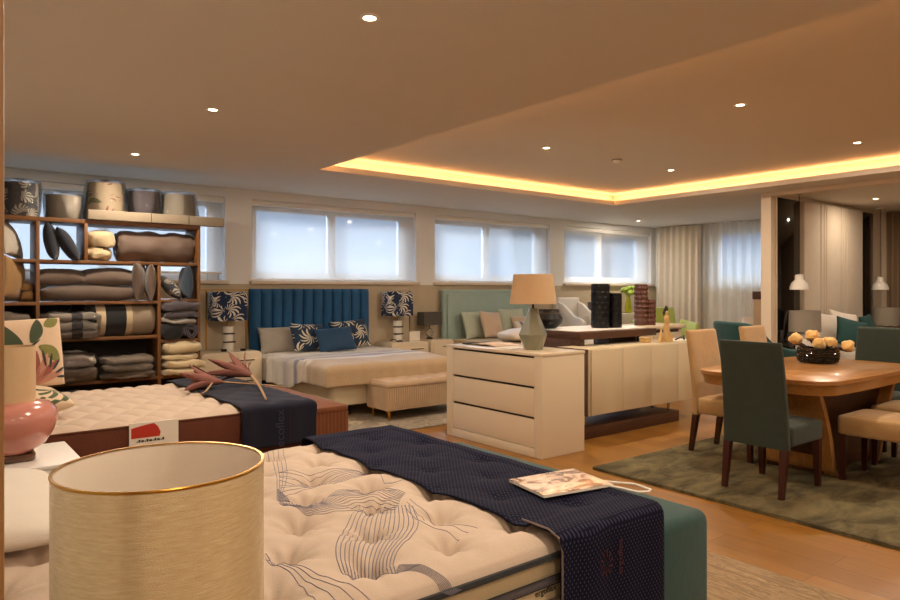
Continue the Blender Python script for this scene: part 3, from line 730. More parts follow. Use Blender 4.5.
# bench at its foot
e = empty('storage_bench', (4.4, 6.14, 0), 'beige velvet bench with pleated sides and gold legs at the bed foot', 'bench')
bx0, bx1, by0, by1 = 3.84, 4.98, 5.93, 6.34
mb = MB()
def pl(u, v):
    per = 2*(bx1-bx0)+2*(by1-by0); t = u*per
    if t < bx1-bx0: x, y, n_ = bx0+t, by0, (0, -1)
    elif t < bx1-bx0+by1-by0: x, y, n_ = bx1, by0+t-(bx1-bx0), (1, 0)
    elif t < 2*(bx1-bx0)+by1-by0: x, y, n_ = bx1-(t-(bx1-bx0)-(by1-by0)), by1, (0, 1)
    else: x, y, n_ = bx0, by1-(t-2*(bx1-bx0)-(by1-by0)), (-1, 0)
    k = .005*math.sin(t*2*PI/.028)*(1 if n_[1] else .25)
    return Vector((x+n_[0]*k, y+n_[1]*k, .125+.235*v))
mb.grid(pl, 620, 3, cu=True)
mb.box(bx0+.008, bx1-.008, by0+.008, by1-.008, .12, .37)
build('pleated_body', mb, 'beigeV', e, ang=80)
mb = MB()
def bt_(u, v):
    x = bx0-.01+(bx1-bx0+.02)*u; y = by0-.01+(by1-by0+.02)*v
    z = .425
    for i in range(6):
        for j in range(2):
            d2 = (x-(bx0+.1+i*.19))**2+(y-(by0+.1+j*.21))**2; z -= .016*math.exp(-d2/.0011)
    ed = min(x-bx0+.01, bx1+.01-x, y-by0+.01, by1+.01-y); z -= .03*max(0, 1-ed/.03)**2
    return Vector((x, y, z))
mb.grid(bt_, 90, 36); mb.box(bx0-.01, bx1+.01, by0-.01, by1+.01, .362, .398, .008)
build('seat_cushion', mb, 'beigeV', e, ang=60)
for x, y in ((bx0+.05, by0+.05), (bx1-.05, by0+.05), (bx0+.05, by1-.05), (bx1-.05, by1-.05)):
    build('leg', MB().cyl(x, y, .012, .125, .008, .02, 14).box(x-.05, x+.05, y-.004, y+.004, .11, .125), 'gold', e)

# ================================================================== BED WITH SAGE HEADBOARD
e = empty('upholstered_bed', (7.2, 7.2, 0), 'sage green upholstered bed with wide bordered headboard', 'bed')
mb = MB().box(6.27, 8.12, 8.14, 8.22, .02, 1.385, .02, 3)
build('headboard', mb, 'sage', e)
mb = MB().box(6.335, 8.055, 8.105, 8.15, .3, 1.32, .02, 3); build('headboard_panel', mb, 'sage', e)
build('base', MB().vbox(6.33, 8.06, 6.15, 8.10, .08, .42, .06, .015), 'sageL', e)
for x, y in ((6.5, 6.3), (7.9, 6.3), (6.5, 7.9), (7.9, 7.9)): build('leg', MB().box(x-.03, x+.03, y-.03, y+.03, 0, .08), 'dark_metal', e)
build('mattress', MB().vbox(6.36, 8.03, 6.18, 8.09, .422, .64, .09, .04), 'creamF', None, 'cream mattress on the sage green bed', 'mattress')
o = build('folded_duvet', MB().blob((7.15, 7.05, .735), (.66, .24, .095), .45, .7, .02, 5, seed=3), 'creamW', None, 'plump cream duvet folded on the sage green bed', 'duvet')
PG = 'cushions on the sage green bed'
cushion('pale sage cushion nearest the headboard edge', (6.72, 7.94, .64), .48, .44, .15, 'sageL', -18, 0, 6, PG)
cushion('pale sage cushion furthest along the sage headboard', (7.52, 7.95, .64), .52, .46, .15, 'sageL', -16, 0, -4, PG)
cushion('rose beige speckled cushion before the pale sage one', (6.90, 7.74, .64), .46, .42, .14, 'pinkC', -20, 4, 8, PG)
cushion('plain rose beige cushion behind the striped cushion', (7.62, 7.80, .64), .44, .34, .13, 'pinkC', -18, 0, -6, PG)
cushion('oblong grey and cream striped cushion', (7.45, 7.55, .64), .48, .28, .13, 'zebra', -22, 0, 2, PG)
def ring_lamp(x, y, z, label):
    e = empty('table_lamp', (x, y, z), label, 'lamp', 'dark ring base lamps')
    build('foot', MB().cyl(x, y, z, z+.015, .05, None, 24), 'dark_metal', e)
    mb = MB()
    def f(u, v):
        a = 2*PI*u; b = 2*PI*v; rr = .055+.014*math.cos(b); return Vector((x+rr*math.cos(a), y+.012*math.sin(b), z+.082+rr*math.sin(a)))
    mb.grid(f, 36, 12, True, True); build('ring', mb, 'chrome', e)
    build('stem', MB().cyl(x, y, z+.145, z+.22, .006, None, 10), 'dark_metal', e)
    mb = MB(); z0, z1 = z+.205, z+.395
    for s in ((0, 1),): 
        mb.box(x-.16, x+.16, y-.085, y-.082, z0, z1).box(x-.16, x+.16, y+.082, y+.085, z0, z1).box(x-.16, x-.157, y-.082, y+.082, z0, z1).box(x+.157, x+.16, y-.082, y+.082, z0, z1)
    mb.box(x-.157, x+.157, y-.002, y+.002, z1-.02, z1-.016)
    build('lamp_shade', mb, 'lampdark', e)
ring_lamp(5.97, 8.08, .66, 'small dark shaded lamp with ring base, beside the sage headboard near edge')
ring_lamp(8.44, 8.02, .66, 'small dark shaded lamp half hidden behind the faceted lamp')
nightstand(5.80, 6.22, 7.82, 8.20, .66, 'cream nightstand under the dark ring base lamp')
nightstand(8.20, 8.62, 7.80, 8.20, .66, 'cream nightstand behind the faceted lamp, beyond the sage bed')

# ================================================================== WHITE WING CHAIR AND CONSOLE BY THE WINDOW WALL
e = empty('wing_chair', (8.98, 7.85, 0), 'white wing armchair by the wall, right of the faceted lamp', 'armchair')
build('backrest', MB().box(8.70, 9.27, 8.06, 8.18, .2, 1.25, .03, 3), 'white', e)
for s, xx in ((-1, 8.70), (1, 9.20)):
    o_ = [(8.06, 1.17), (8.06, .3), (7.48, .3), (7.48, .84), (7.56, .90), (7.70, .93), (7.84, 1.04), (7.95, 1.13)]
    build('wing', MB().prism(o_, xx, xx+.075, 0, .02), 'white', e)
build('seat', MB().box(8.76, 9.21, 7.46, 8.06, .2, .48, .03, 3), 'white', e)
for x in (8.76, 9.2):
    for y in (7.52, 8.1): build('leg', MB().cyl(x, y, 0, .2, .018, .026, 14), 'dark_metal', e)
cushion('plain beige cushion on the white wing armchair', (9.0, 7.78, .48), .36, .46, .14, 'greyL', -10, 0, 0)
e = empty('console_cabinet', (10.2, 7.98, 0), 'long beige console cabinet under the window by the curtained corner', 'cabinet')
build('body', MB().box(9.36, 10.95, 7.78, 8.20, .06, .95, .006), 'panel', e)
for k in range(3): build('door', MB().box(9.39+k*.52, 9.88+k*.52, 7.765, 7.781, .1, .91, .003), 'panel', e)
build('plinth', MB().box(9.4, 10.9, 7.82, 8.18, 0, .06), 'darkback', e)
e = empty('candle_holder', (9.50, 7.95, .95), 'grey carved candle holder on the console, left of the black vases', 'candle holder')
mb = MB().lathe([(.055, .95), (.06, .965), (.03, .99), (.025, 1.01), (.03, 1.02)], 9.5, 7.95, 20); build('foot', mb, 'silver', e)
build('body', MB().box(9.42, 9.58, 7.88, 8.02, 1.02, 1.17, .012), 'silver', e)
build('stem', MB().lathe([(.02, 1.17), (.045, 1.19), (.018, 1.21), (.018, 1.25), (.05, 1.265), (.05, 1.29), (.02, 1.30), (.02, 1.33)], 9.5, 7.95, 20), 'silver', e)
e = empty('flower_vase', (10.5, 7.95, .95), 'lime glass vase of green blooms beyond the black vases', 'vase')
build('vase', MB().lathe([(.05, .951), (.06, .96), (.068, 1.05), (.052, 1.16), (.03, 1.24), (.036, 1.27), (.03, 1.268), (.024, 1.24)], 10.5, 7.95, 28), 'limeglass', e)
for k in range(9):
    a = k*2.4; rr = .035+.075*math.sqrt(k/9); x, y = 10.5+rr*math.cos(a)*1.2, 7.95+rr*math.sin(a); z = 1.36+.045*math.cos(k*1.3)
    s_ = build('stem', MB().tube([(10.5, 7.95, 1.2), (10.5+(x-10.5)*.4, 7.95+(y-7.95)*.4, 1.28), (x, y, z)], .004, 6), 'limeflower', e)
    build('bloom', MB().blob((x, y, z+.01), (.055, .055, .045), 1, 1, .018, 40, 16, 10, k), 'limeflower', s_)

# ================================================================== LIME ARMCHAIR
def armchair(name, label, loc, rz, W, D, zb, za, zs, mat, legmat, tub=False):
    """origin at floor centre, front towards -Y"""
    e = empty(name, loc, label, 'armchair', None, rz)
    def bl(n_, mb, m, **k): 
        o = build(n_, mb, m, None, recenter=False, **k); o.parent = e; return o
    if not tub:
        mb = MB()
        def f(u, v):
            x = (u-.5)*W*.86*(1-.10*v); y = D/2-.12+.17*v; z = zs-.1+(zb-zs+.1)*v
            return Vector((x, y-.05*(1-(2*u-1)**2), z))
        mb.open = True; mb.grid(lambda u, v: f(1-u, v), 20, 16); o = bl('backrest', mb, mat, ang=80); solid(o, .09)
        bv = o.modifiers.new('round', 'BEVEL'); bv.width = .03; bv.segments = 3; bv.limit_method = 'ANGLE'; bv.angle_limit = rad(60)
        for s in (-1, 1):
            mb = MB()
            def g(u, v):
                y = -D/2+.05+(D-.12)*u; z = zs-.12+(za-zs+.12)*v
                return Vector((s*(W/2-.06+.07*v**2), y, z+.04*u*v))
            mb.open = True; mb.grid(g, 14, 10); o = bl('arm', mb, mat, ang=80); solid(o, .07)
            bv = o.modifiers.new('round', 'BEVEL'); bv.width = .025; bv.segments = 3; bv.limit_method = 'ANGLE'; bv.angle_limit = rad(60)
    else:
        mb = MB()
        def f(u, v):
            a = rad(-128+256*u); q = max(0, math.cos(a)); k = abs(2*u-1)
            top = za+(zb-za)*(1/(1+math.exp((k-.56)*14)))
            z = zs-.14+(top-zs+.14)*v; sp = 1+.10*v
            return Vector((W/2*sp*math.copysign(abs(math.sin(a))**.75, math.sin(a)), D/2*math.copysign(abs(math.cos(a))**.75, math.cos(a))*sp, z))
        mb.open = True; mb.grid(f, 60, 14); o = bl('tub_back', mb, mat, ang=80); solid(o, .07)
        bv = o.modifiers.new('round', 'BEVEL'); bv.width = .028; bv.segments = 3; bv.limit_method = 'ANGLE'; bv.angle_limit = rad(60)
    bl('seat', MB().vbox(-W/2+.09, W/2-.09, -D/2+.02, D/2-.14, zs-.18, zs, .08, .04), mat)
    for sx in (-1, 1):
        for sy in (-1, 1): bl('leg', MB().cyl(sx*(W/2-.14), sy*(D/2-.16), 0, zs-.17, .014, .022, 12), legmat)
    return e
armchair('armchair', 'lime green armchair in front of the curtains', (9.75, 6.65, 0), rad(-32), .84, .74, 1.08, .84, .5, 'lime', 'mahogany')
armchair('tub_armchair', 'deep teal velvet tub armchair behind the dining table', (7.62, 3.97, 0), rad(62), .78, .72, 1.02, .72, .48, 'tealD', 'mahogany', True)

# ================================================================== CURTAINS
def curtain(label, x0, y0, x1, y1, z0, z1, folds, amp, mat, group=None):
    mb = MB(); mb.open = True; L = math.hypot(x1-x0, y1-y0); tx, ty = (x1-x0)/L, (y1-y0)/L; nx, ny = -ty, tx
    def f(u, v):
        t = u*L; p = 2*PI*folds*u
        k = amp*math.sin(p+.5*math.sin(u*9+v*.8))*(1-.12*v)+.35*amp*math.sin(2*p+1.3+v)
        return Vector((x0+tx*t+nx*k, y0+ty*t+ny*k, z1+(z0-z1)*v))
    mb.grid(f, int(folds*14), 14)
    o = build('curtain', mb, mat, None, label, 'curtain', group, ang=180); return o
curtain('opaque beige curtain gathered in the far corner', 11.70, 8.17, 11.70, 7.20, .02, 2.625, 7, .05, 'drape', 'beige curtains')
curtain('sheer white curtain over the end window beside the bedroom opening', 11.74, 7.26, 11.74, 4.50, .02, 2.625, 15, .045, 'sheer')
curtain('brown drape on the bedroom wall at the picture edge', 12.20, 4.24, 12.20, 1.6, .02, 2.625, 18, .05, 'drapeB')

# ================================================================== CREAM CHEST OF DRAWERS AND WHAT STANDS ON IT
e = empty('chest_of_drawers', (4.25, 4.5, 0), 'cream chest with three wide drawers behind the front bed', 'chest of drawers')
dx0, dx1, dy0, dy1, dz = 4.00, 4.52, 3.88, 5.14, .86
mb = MB().box(dx0, dx1, dy0, dy0+.09, 0, dz-.025, .003).box(dx0, dx1, dy1-.09, dy1, 0, dz-.025, .003).box(dx0, dx1, dy0+.09, dy1-.09, 0, .075, .003).box(dx0+.03, dx1, dy0+.09, dy1-.09, .075, dz-.025)
build('carcass', mb, 'cream', e)
build('top', MB().box(dx0-.006, dx1+.006, dy0-.006, dy1+.006, dz-.025, dz, .004), 'cream', e)
build('shadow_gap', MB().box(dx0+.022, dx0+.031, dy0+.09, dy1-.09, .075, dz-.025), 'shadowgap', e)
for k in range(3):
    z0 = .08+k*.252
    build('drawer', MB().box(dx0+.004, dx0+.022, dy0+.092, dy1-.092, z0, z0+.232, .003), 'cream', e)
def lathe_facets(rings, cx, cy, nseg):
    mb = MB(); vs = []
    for r, z, off in rings: vs.append([mb.bm.verts.new((cx+r*math.cos(2*PI*(i+off)/nseg), cy+r*math.sin(2*PI*(i+off)/nseg), z)) for i in range(nseg)])
    for k in range(len(vs)-1):
        A, Bv = vs[k], vs[k+1]; sh_ = rings[k+1][2]-rings[k][2]
        for i in range(nseg):
            j = (i+1) % nseg
            if abs(sh_) < .1: mb.bm.faces.new((A[i], A[j], Bv[j], Bv[i]))
            elif sh_ > 0: mb.bm.faces.new((A[i], A[j], Bv[i])); mb.bm.faces.new((A[j], Bv[j], Bv[i]))
            else: mb.bm.faces.new((A[i], A[j], Bv[j])); mb.bm.faces.new((A[i], Bv[j], Bv[i]))
    mb.bm.faces.new(vs[0][::-1]); mb.bm.faces.new(vs[-1]); return mb
lx, ly, lz = 4.26, 4.24, .86
e = empty('table_lamp', (lx, ly, lz), 'grey green faceted lamp with beige shade on the cream chest', 'lamp')
build('faceted_base', lathe_facets([(.085, lz, 0), (.128, lz+.13, .5), (.034, lz+.36, 0)], lx, ly, 6), 'faceted', e, ang=5)
build('stem', MB().cyl(lx, ly, lz+.36, lz+.42, .01, None, 12), 'dark_metal', e)
build('lamp_shade', shade_mb(.205, .172, lz+.40, lz+.655, lx, ly), 'lampbeige', e)
build('shade_ring', MB().lathe([(.166, lz+.645), (.172, lz+.645), (.172, lz+.658), (.166, lz+.658), (.166, lz+.645)], lx, ly, 40).box(lx-.168, lx+.168, ly-.003, ly+.003, lz+.63, lz+.634), 'lampwhite', e)
e = empty('magazine', (4.27, 4.78, .861), 'tan and black brochure lying open on the cream chest', 'magazine')
mb = MB()
def pg(u, v): return Vector((4.13+.30*u, 4.62+.34*v, .864+.022*math.sin(PI*v)*(.4+.6*abs(math.sin(2*PI*v)))))
mb.open = True; mb.grid(pg, 6, 24); o = build('pages', mb, 'pinkC', e); solid(o, .004)
build('dark_cover', MB().box(4.12, 4.44, 4.96, 5.05, .862, .874, .003), 'ink', e)
build('leaflet', MB().box(4.10, 4.32, 4.36, 4.57, .8612, .8645), 'paper', None, 'thin pale leaflet beside the faceted lamp on the cream chest', 'leaflet')

# ================================================================== SIDEBOARD AND WALNUT DESK
e = empty('sideboard', (5.75, 4.3, 0), 'long cream sideboard with four doors above a walnut plinth', 'sideboard')
build('body', MB().box(4.84, 6.72, 4.125, 4.50, .22, .835, .004), 'cream2', e)
build('shaded_end', MB().box(4.832, 4.842, 4.11, 4.50, .22, .835), 'taupeD', e)  # shade on the left end, put into a darker colour
for k in range(4): build('door', MB().box(4.885+k*.459, 4.885+k*.459+.455, 4.106, 4.124, .222, .823, .002), 'cream2', e)
build('plinth', MB().box(4.62, 6.34, 4.15, 4.51, 0, .11, .004), 'walnut', e)
for x in (4.92, 6.25):
    for y in (4.22, 4.42): build('post', MB().cyl(x, y, .11, .22, .014, None, 14), 'chrome', e)
e = empty('desk', (5.66, 4.89, 0), 'walnut desk with white inset top raised over the sideboard', 'desk')
build('desktop', MB().box(5.05, 6.27, 4.38, 5.20, .895, .968, .004), 'walnut', e)
build('inset_top', MB().box(5.10, 6.22, 4.47, 5.14, .9685, .975), 'white', e)
build('support', MB().box(5.055, 5.13, 4.52, 5.18, .0, .895, .004), 'walnut', e)
build('riser', MB().box(5.055, 5.13, 4.40, 4.519, .836, .895, .004), 'walnut', e)
build('support', MB().box(6.19, 6.262, 4.60, 5.18, .0, .895, .004), 'walnut', e)
for x in (5.56, 6.03): build('post', MB().cyl(x, 4.44, .836, .895, .014, None, 14), 'dark_metal', e)
e = empty('pedestal_cabinet', (7.15, 5.2, 0), 'cream pedestal cabinet behind the sideboard with a dark slot', 'cabinet')
build('body', MB().box(6.62, 7.72, 5.02, 5.42, 0, .90, .004), 'cream', e)
build('top', MB().box(6.58, 7.76, 4.98, 5.46, .90, .945, .004), 'cream', e)
build('drawer', MB().box(7.12, 7.66, 5.004, 5.021, .60, .85, .003), 'cream', e); build('slot', MB().box(7.15, 7.63, 5.001, 5.0205, .855, .885), 'shadowgap', e)

def tex_vase(x, y, z, r, h, mat, label, kind, group):
    nt = 22
    if kind == 'scale':
        def rf(a, zz): k = (zz-z)/.055; return 1+.09*(abs(math.sin(a*5+ (math.floor(k) % 2)*PI/2))-.4)*(1-.6*(k-math.floor(k)))+.05*((k-math.floor(k))-.5)
    else:
        def rf(a, zz): return 1+.11*math.sin(a*6+(zz-z)*55)*math.sin(a*6-(zz-z)*55)
    e = empty('textured_vase', (x, y, z), label, 'vase', group)
    n_ = int(h/.0085); pr = [(.3*r, z)]+[(r*(.94+.06*min(1, i/3)), z+h*i/n_) for i in range(n_+1)]
    build('body', MB().lathe(pr, x, y, 72, rf), mat, e, ang=50)
    build('mouth', MB().lathe([(r*.98, z+h-.006), (r*.9, z+h+.006), (r*.78, z+h), (r*.75, z+h*.75), (.001, z+h*.75)], x, y, 40), mat, e)
tex_vase(5.78, 4.74, .976, .097, .465, 'blackglaze', 'tall black scaly cylinder vase on the desk', 'scale', 'black cylinder vases')
tex_vase(5.94, 4.67, .976, .070, .365, 'blackglaze', 'short black scaly cylinder vase against the tall black one', 'scale', 'black cylinder vases')
tex_vase(7.04, 5.14, .945, .078, .50, 'brownglaze', 'tall brown lattice cylinder vase on the cream cabinet', 'diamond', 'brown cylinder vases')
tex_vase(7.16, 5.09, .945, .062, .31, 'brownglaze', 'short brown lattice cylinder vase against the tall brown one', 'diamond', 'brown cylinder vases')
# round black ornament behind the faceted lamp
vx, vy, vz = 5.225, 4.99, .976
e = empty('ring_vase', (vx, vy, vz), 'round black vase on the desk behind the faceted lamp', 'vase')
mb = MB().lathe([(.06, vz), (.10, vz+.01), (.155, vz+.06), (.165, vz+.10), (.14, vz+.155), (.07, vz+.18), (.05, vz+.18), (.04, vz+.15)], vx, vy, 40)
build('body', mb, 'blackglaze', e); build('lip', MB().lathe([(.05, vz+.178), (.056, vz+.188), (.048, vz+.192), (.044, vz+.18), (.05, vz+.178)], vx, vy, 32), 'blackglaze', e)
# carved figurines
def figure_mb(x, y, z, h):
    mb = MB(); S_ = h/.36
    pr = [(.040, 0), (.044, .01), (.038, .06), (.034, .12), (.029, .17), (.024, .205), (.030, .235), (.033, .262), (.026, .283), (.011, .292), (.010, .300)]
    def rf(a, zz): return 1+.12*math.sin(a*3+zz*40)
    mb.lathe([(r*S_, z+q*S_) for r, q in pr], x, y, 24, rf)
    mb.blob((x, y-.002, z+.318*S_), (.017*S_, .018*S_, .023*S_), 1, 1, 0, 1, 16, 12)
    mb.tube([(x-.030*S_, y, z+.265*S_), (x-.040*S_, y-.012, z+.215*S_), (x-.012*S_, y-.034*S_, z+.222*S_)], [.010*S_, .008*S_, .006*S_], 8)
    mb.tube([(x+.030*S_, y, z+.265*S_), (x+.038*S_, y-.014, z+.205*S_), (x+.010*S_, y-.036*S_, z+.195*S_)], [.010*S_, .008*S_, .006*S_], 8)
    mb.tube([(x+.02*S_, y-.01, z+.12*S_), (x+.05*S_, y-.02, z+.06*S_), (x+.055*S_, y-.02, z+.002)], [.014*S_, .02*S_, .022*S_], 10)
    return mb
fx, fy, fz = 6.22, 4.22, .836
e = empty('figurine', (fx, fy, fz), 'tall carved pale wood figurine with dark hair on the sideboard', 'figurine')
build('figure', figure_mb(fx, fy, fz, .345), 'figure', e)
build('hair', MB().blob((fx+.002, fy+.006, fz+.345), (.019, .021, .032), 1, 1, .004, 30, 16, 12).tube([(fx, fy+.018, fz+.34), (fx-.022, fy+.02, fz+.30), (fx-.026, fy+.014, fz+.265)], [.016, .014, .006], 8), 'black', e)
q_ = .09
mb = MB().tube([(5.97+q_, 4.20, .838), (5.985+q_, 4.20, .89), (6.0+q_, 4.20, .93), (6.005+q_, 4.20, .985)], [.02, .016, .013, .006], 10).tube([(6.03+q_, 4.20, .838), (6.015+q_, 4.20, .89), (6.0+q_, 4.20, .925)], [.02, .015, .012], 10).blob((6.005+q_, 4.20, .975), (.012, .012, .016), 1, 1, 0, 1, 12, 8)
build('figurine', mb, 'figure', None, 'small forked carved wood figurine left of the tall figurine', 'figurine')
e = empty('wooden_box', (5.96, 4.30, .836), 'tiny pale wooden box on the sideboard under the desk edge', 'box')
build('box', MB().box(5.91, 6.01, 4.26, 4.34, .8365, .875, .006), 'figure', e); build('lid', MB().box(5.906, 6.014, 4.256, 4.344, .875, .888, .004), 'figure', e)
build('leaflet', MB().box(6.36, 6.68, 4.20, 4.44, .8355, .84), 'paper', None, 'white leaflet under the black spectacles at the sideboard end', 'leaflet')
mb = MB().tube([(6.40, 4.24, .845), (6.43, 4.22, .862), (6.50, 4.23, .872), (6.56, 4.25, .862)], .008, 8).tube([(6.56, 4.25, .862), (6.60, 4.26, .880), (6.62, 4.27, .862), (6.57, 4.24, .847)], .010, 8)
build('spectacles', mb, 'black', None, 'thick black spectacles on the white leaflet at the sideboard end', 'spectacles')

# low lamp and pillar by the bedroom opening
e = empty('side_table', (9.62, 5.12, 0), 'small dark side table under the white shaded lamp, behind the dining chairs', 'table')
build('table_top', MB().cyl(9.62, 5.12, .52, .55, .24, None, 32), 'walnut', e); build('stem', MB().cyl(9.62, 5.12, .02, .52, .025, None, 16), 'dark_metal', e); build('base', MB().cyl(9.62, 5.12, 0, .02, .18, None, 32), 'dark_metal', e)
e = empty('table_lamp', (9.62, 5.12, .55), 'small white shaded lamp left of the bedroom opening', 'lamp')
build('base', MB().lathe([(.07, .551), (.075, .57), (.05, .65), (.015, .70), (.012, .76)], 9.62, 5.12, 24), 'ceramicW', e)
build('lamp_shade', shade_mb(.115, .11, .75, .98, 9.62, 5.12), 'lampwhite', e)
e = empty('pillar_stand', (9.36, 4.78, 0), 'tall tan pillar stand with dark brown top beside the bedroom partition', 'stand')
build('column', MB().box(9.28, 9.48, 4.69, 4.89, 0, 1.25, .005), 'beigeV', e); build('cap', MB().box(9.27, 9.49, 4.68, 4.90, 1.25, 1.36, .006), 'walnut', e)

# ================================================================== DINING SET
def dining_chair(name, mat, label, group):
    """origin on the floor at the seat centre, front towards +X"""
    e = empty(name, (0, 0, 0), label, 'chair', group)
    mb = MB(); mb.open = True
    pts = []
    def f(u, v):
        a = 2*PI*u; hw = .225-.012*v; hd = .032-.006*v
        cy_ = math.copysign(abs(math.sin(a))**.22, math.sin(a))*hw; cxx = math.copysign(abs(math.cos(a))**.5, math.cos(a))*hd
        z = .315+.70*v; lean = -.235-.02*math.sin(PI*v)*.5-.085*max(0, (z-.47)/.56)**1.5
        if v > .985: cy_ *= .985; cxx *= .7
        return Vector((lean+cxx, cy_, z))
    vs_ = [0]+[i/28 for i in range(1, 28)]+[.985, 1]
    rings = [[mb.bm.verts.new(f(i/48, v)) for i in range(48)] for v in vs_]
    for A, Bv in zip(rings, rings[1:]):
        for i in range(48): mb.bm.faces.new((A[i], A[(i+1) % 48], Bv[(i+1) % 48], Bv[i]))
    mb.bm.faces.new(rings[0][::-1]); mb.bm.faces.new(rings[-1])
    build('backrest', mb, mat, e, ang=50)
    mb = MB(); mb.vbox(-.215, .265, -.228, .228, .325, .462, .04, .022)
    def st(u, v): 
        x = -.2+.445*u; y = -.205+.41*v; ed = min(u, 1-u, v, 1-v)
        return Vector((x, y, .455+.022*min(1, ed/.18)**.5))
    build('seat', mb, mat, e, ang=50)
    mb = MB(); mb.grid(st, 20, 20); build('seat_pad', mb, mat, e, ang=80)
    for s in (-1, 1):
        for x0, x1 in ((-.235, -.285), (.225, .235)):
            mb = MB(); q = 8
            for zz, r, x in ((.33, .023, x0), (0, .016, x1)):
                pts = None
            bm = mb.bm; a = [bm.verts.new((x0+dx*.024, s*.195+dy*.024, .335)) for dx, dy in ((-1, -1), (1, -1), (1, 1), (-1, 1))]
            b = [bm.verts.new((x1+dx*.016, s*.197+dy*.016, 0)) for dx, dy in ((-1, -1), (1, -1), (1, 1), (-1, 1))]
            bm.faces.new(a); bm.faces.new(b[::-1])
            for i in range(4): bm.faces.new((a[i], b[i], b[(i+1) % 4], a[(i+1) % 4]))
            build('leg', mb, 'mahogany', e)
    return e
GC = 'upholstered dining chairs'
zr = .022
ch = dining_chair('dining_chair', 'greenV', 'grey green dining chair in full view, back towards the chest of drawers', GC)
ch.location = (4.69, 2.33, zr)
dup(ch, (6.62, 2.43, zr), PI, 'grey green dining chair at the far table end, facing it')
bc = dining_chair('dining_chair', 'beigeS', 'tan dining chair on the window side of the table, next to the sideboard', GC)
bc.location = (5.36, 2.98, zr); bc.rotation_euler = (0, 0, -PI/2)
dup(bc, (6.26, 3.0, zr), -PI/2, 'tan dining chair half hidden before the deep teal armchair')
dup(bc, (5.42, 1.86, zr), PI/2, 'tan dining chair seat tucked under the table nearest the viewer')
dup(bc, (6.06, 1.88, zr), PI/2, 'tan dining chair seat behind the nearest tucked in tan seat')

e = empty('dining_table', (5.75, 2.52, zr), 'oak dining table with rounded corners and curved pedestal on olive rug', 'table')
def rrect(x0, x1, y0, y1, r, bow, seg=8):
    o = []
    for cxx, cyy, a0 in ((x1-r, y1-r, 0), (x0+r, y1-r, 90), (x0+r, y0+r, 180), (x1-r, y0+r, 270)):
        for i in range(seg+1):
            a = rad(a0+90*i/seg); x, y = cxx+r*math.cos(a), cyy+r*math.sin(a); o.append((x, y))
    mx, my = (x0+x1)/2, (y0+y1)/2; out = []
    pts = []
    for i, p in enumerate(o):
        q = o[(i+1) % len(o)]; k = 10 if math.hypot(p[0]-q[0], p[1]-q[1]) > .3 else 1
        for j in range(k): pts.append((p[0]+(q[0]-p[0])*j/k, p[1]+(q[1]-p[1])*j/k))
    for x, y in pts:
        tx, ty = (x-mx)/((x1-x0)/2), (y-my)/((y1-y0)/2)
        out.append((x+math.copysign(bow*(1-ty*ty)*abs(tx)**4, tx), y+math.copysign(bow*(1-tx*tx)*abs(ty)**4, ty)))
    return out
tx0, tx1, ty0, ty1 = 4.77, 6.50, 2.0, 3.0
mb = MB(); rim = [(1, .76), (1.0, .735), (.97, .715), (.955, .66)]
O = rrect(tx0, tx1, ty0, ty1, .16, .035)
mx, my = (tx0+tx1)/2, (ty0+ty1)/2
bm = mb.bm; loops = []
for s_, z in [(.995, .762)]+rim:
    loops.append([bm.verts.new((mx+(x-mx)*(1-(1-s_)*.62), my+(y-my)*s_, z)) for x, y in O])
bm.faces.new(loops[0]); bm.faces.new(loops[-1][::-1])
for A, Bv in zip(loops, loops[1:]):
    for i in range(len(A)): bm.faces.new((A[i], Bv[i], Bv[(i+1) % len(A)], A[(i+1) % len(A)]))
build('table_top', mb, 'oak', e)
def ped(xs, sgn):
    mb = MB(); prof = []
    n_ = 16
    for i in range(n_+1):
        t = i/n_; z = zr+.001+(.66-zr)*t
        x = .27*t**1.6-.02  # flares out towards the top
        if t < .16: x -= .055*(1-math.sqrt(1-(1-t/.16)**2))
        prof.append((x, z))
    for i, (x, z) in enumerate(prof): pass
    bm = mb.bm; L = []
    for x, z in prof:
        yw = .275+.02*(z/.66); w0 = xs+sgn*x; w1 = w0-sgn*.055
        L.append([bm.verts.new((w0, 2.425-yw, z)), bm.verts.new((w0, 2.425+yw, z)), bm.verts.new((w1, 2.425+yw, z)), bm.verts.new((w1, 2.425-yw, z))])
    for A, Bv in zip(L, L[1:]):
        for i in range(4): bm.faces.new((A[i], A[(i+1) % 4], Bv[(i+1) % 4], Bv[i]))
    bm.faces.new(L[0]); bm.faces.new(L[-1]); build('pedestal_panel', mb, 'oakv', e)
ped(5.18, -1); ped(6.12, 1)
build('pedestal_core', MB().prism([(5.22, zr+.02), (6.08, zr+.02), (6.30, .655), (5.0, .655)], 2.22, 2.64, 1), 'walnut', e)
e = empty('flower_bowl', (6.05, 2.62, .762), 'black cut glass bowl of dried yellow blooms on the dining table', 'bowl')
def rfb(a, z): return 1+.035*math.sin(a*15+z*130)*math.sin(a*15-z*130)
build('bowl', MB().lathe([(.03, .763), (.135, .764), (.152, .775)]+[(.156+.006*math.sin(i/14*PI), .78+.0075*i) for i in range(15)]+[(.148, .893), (.138, .885), (.14, .80), (.001, .79)], 6.05, 2.62, 88, rfb), 'bowlglass', e, ang=20)
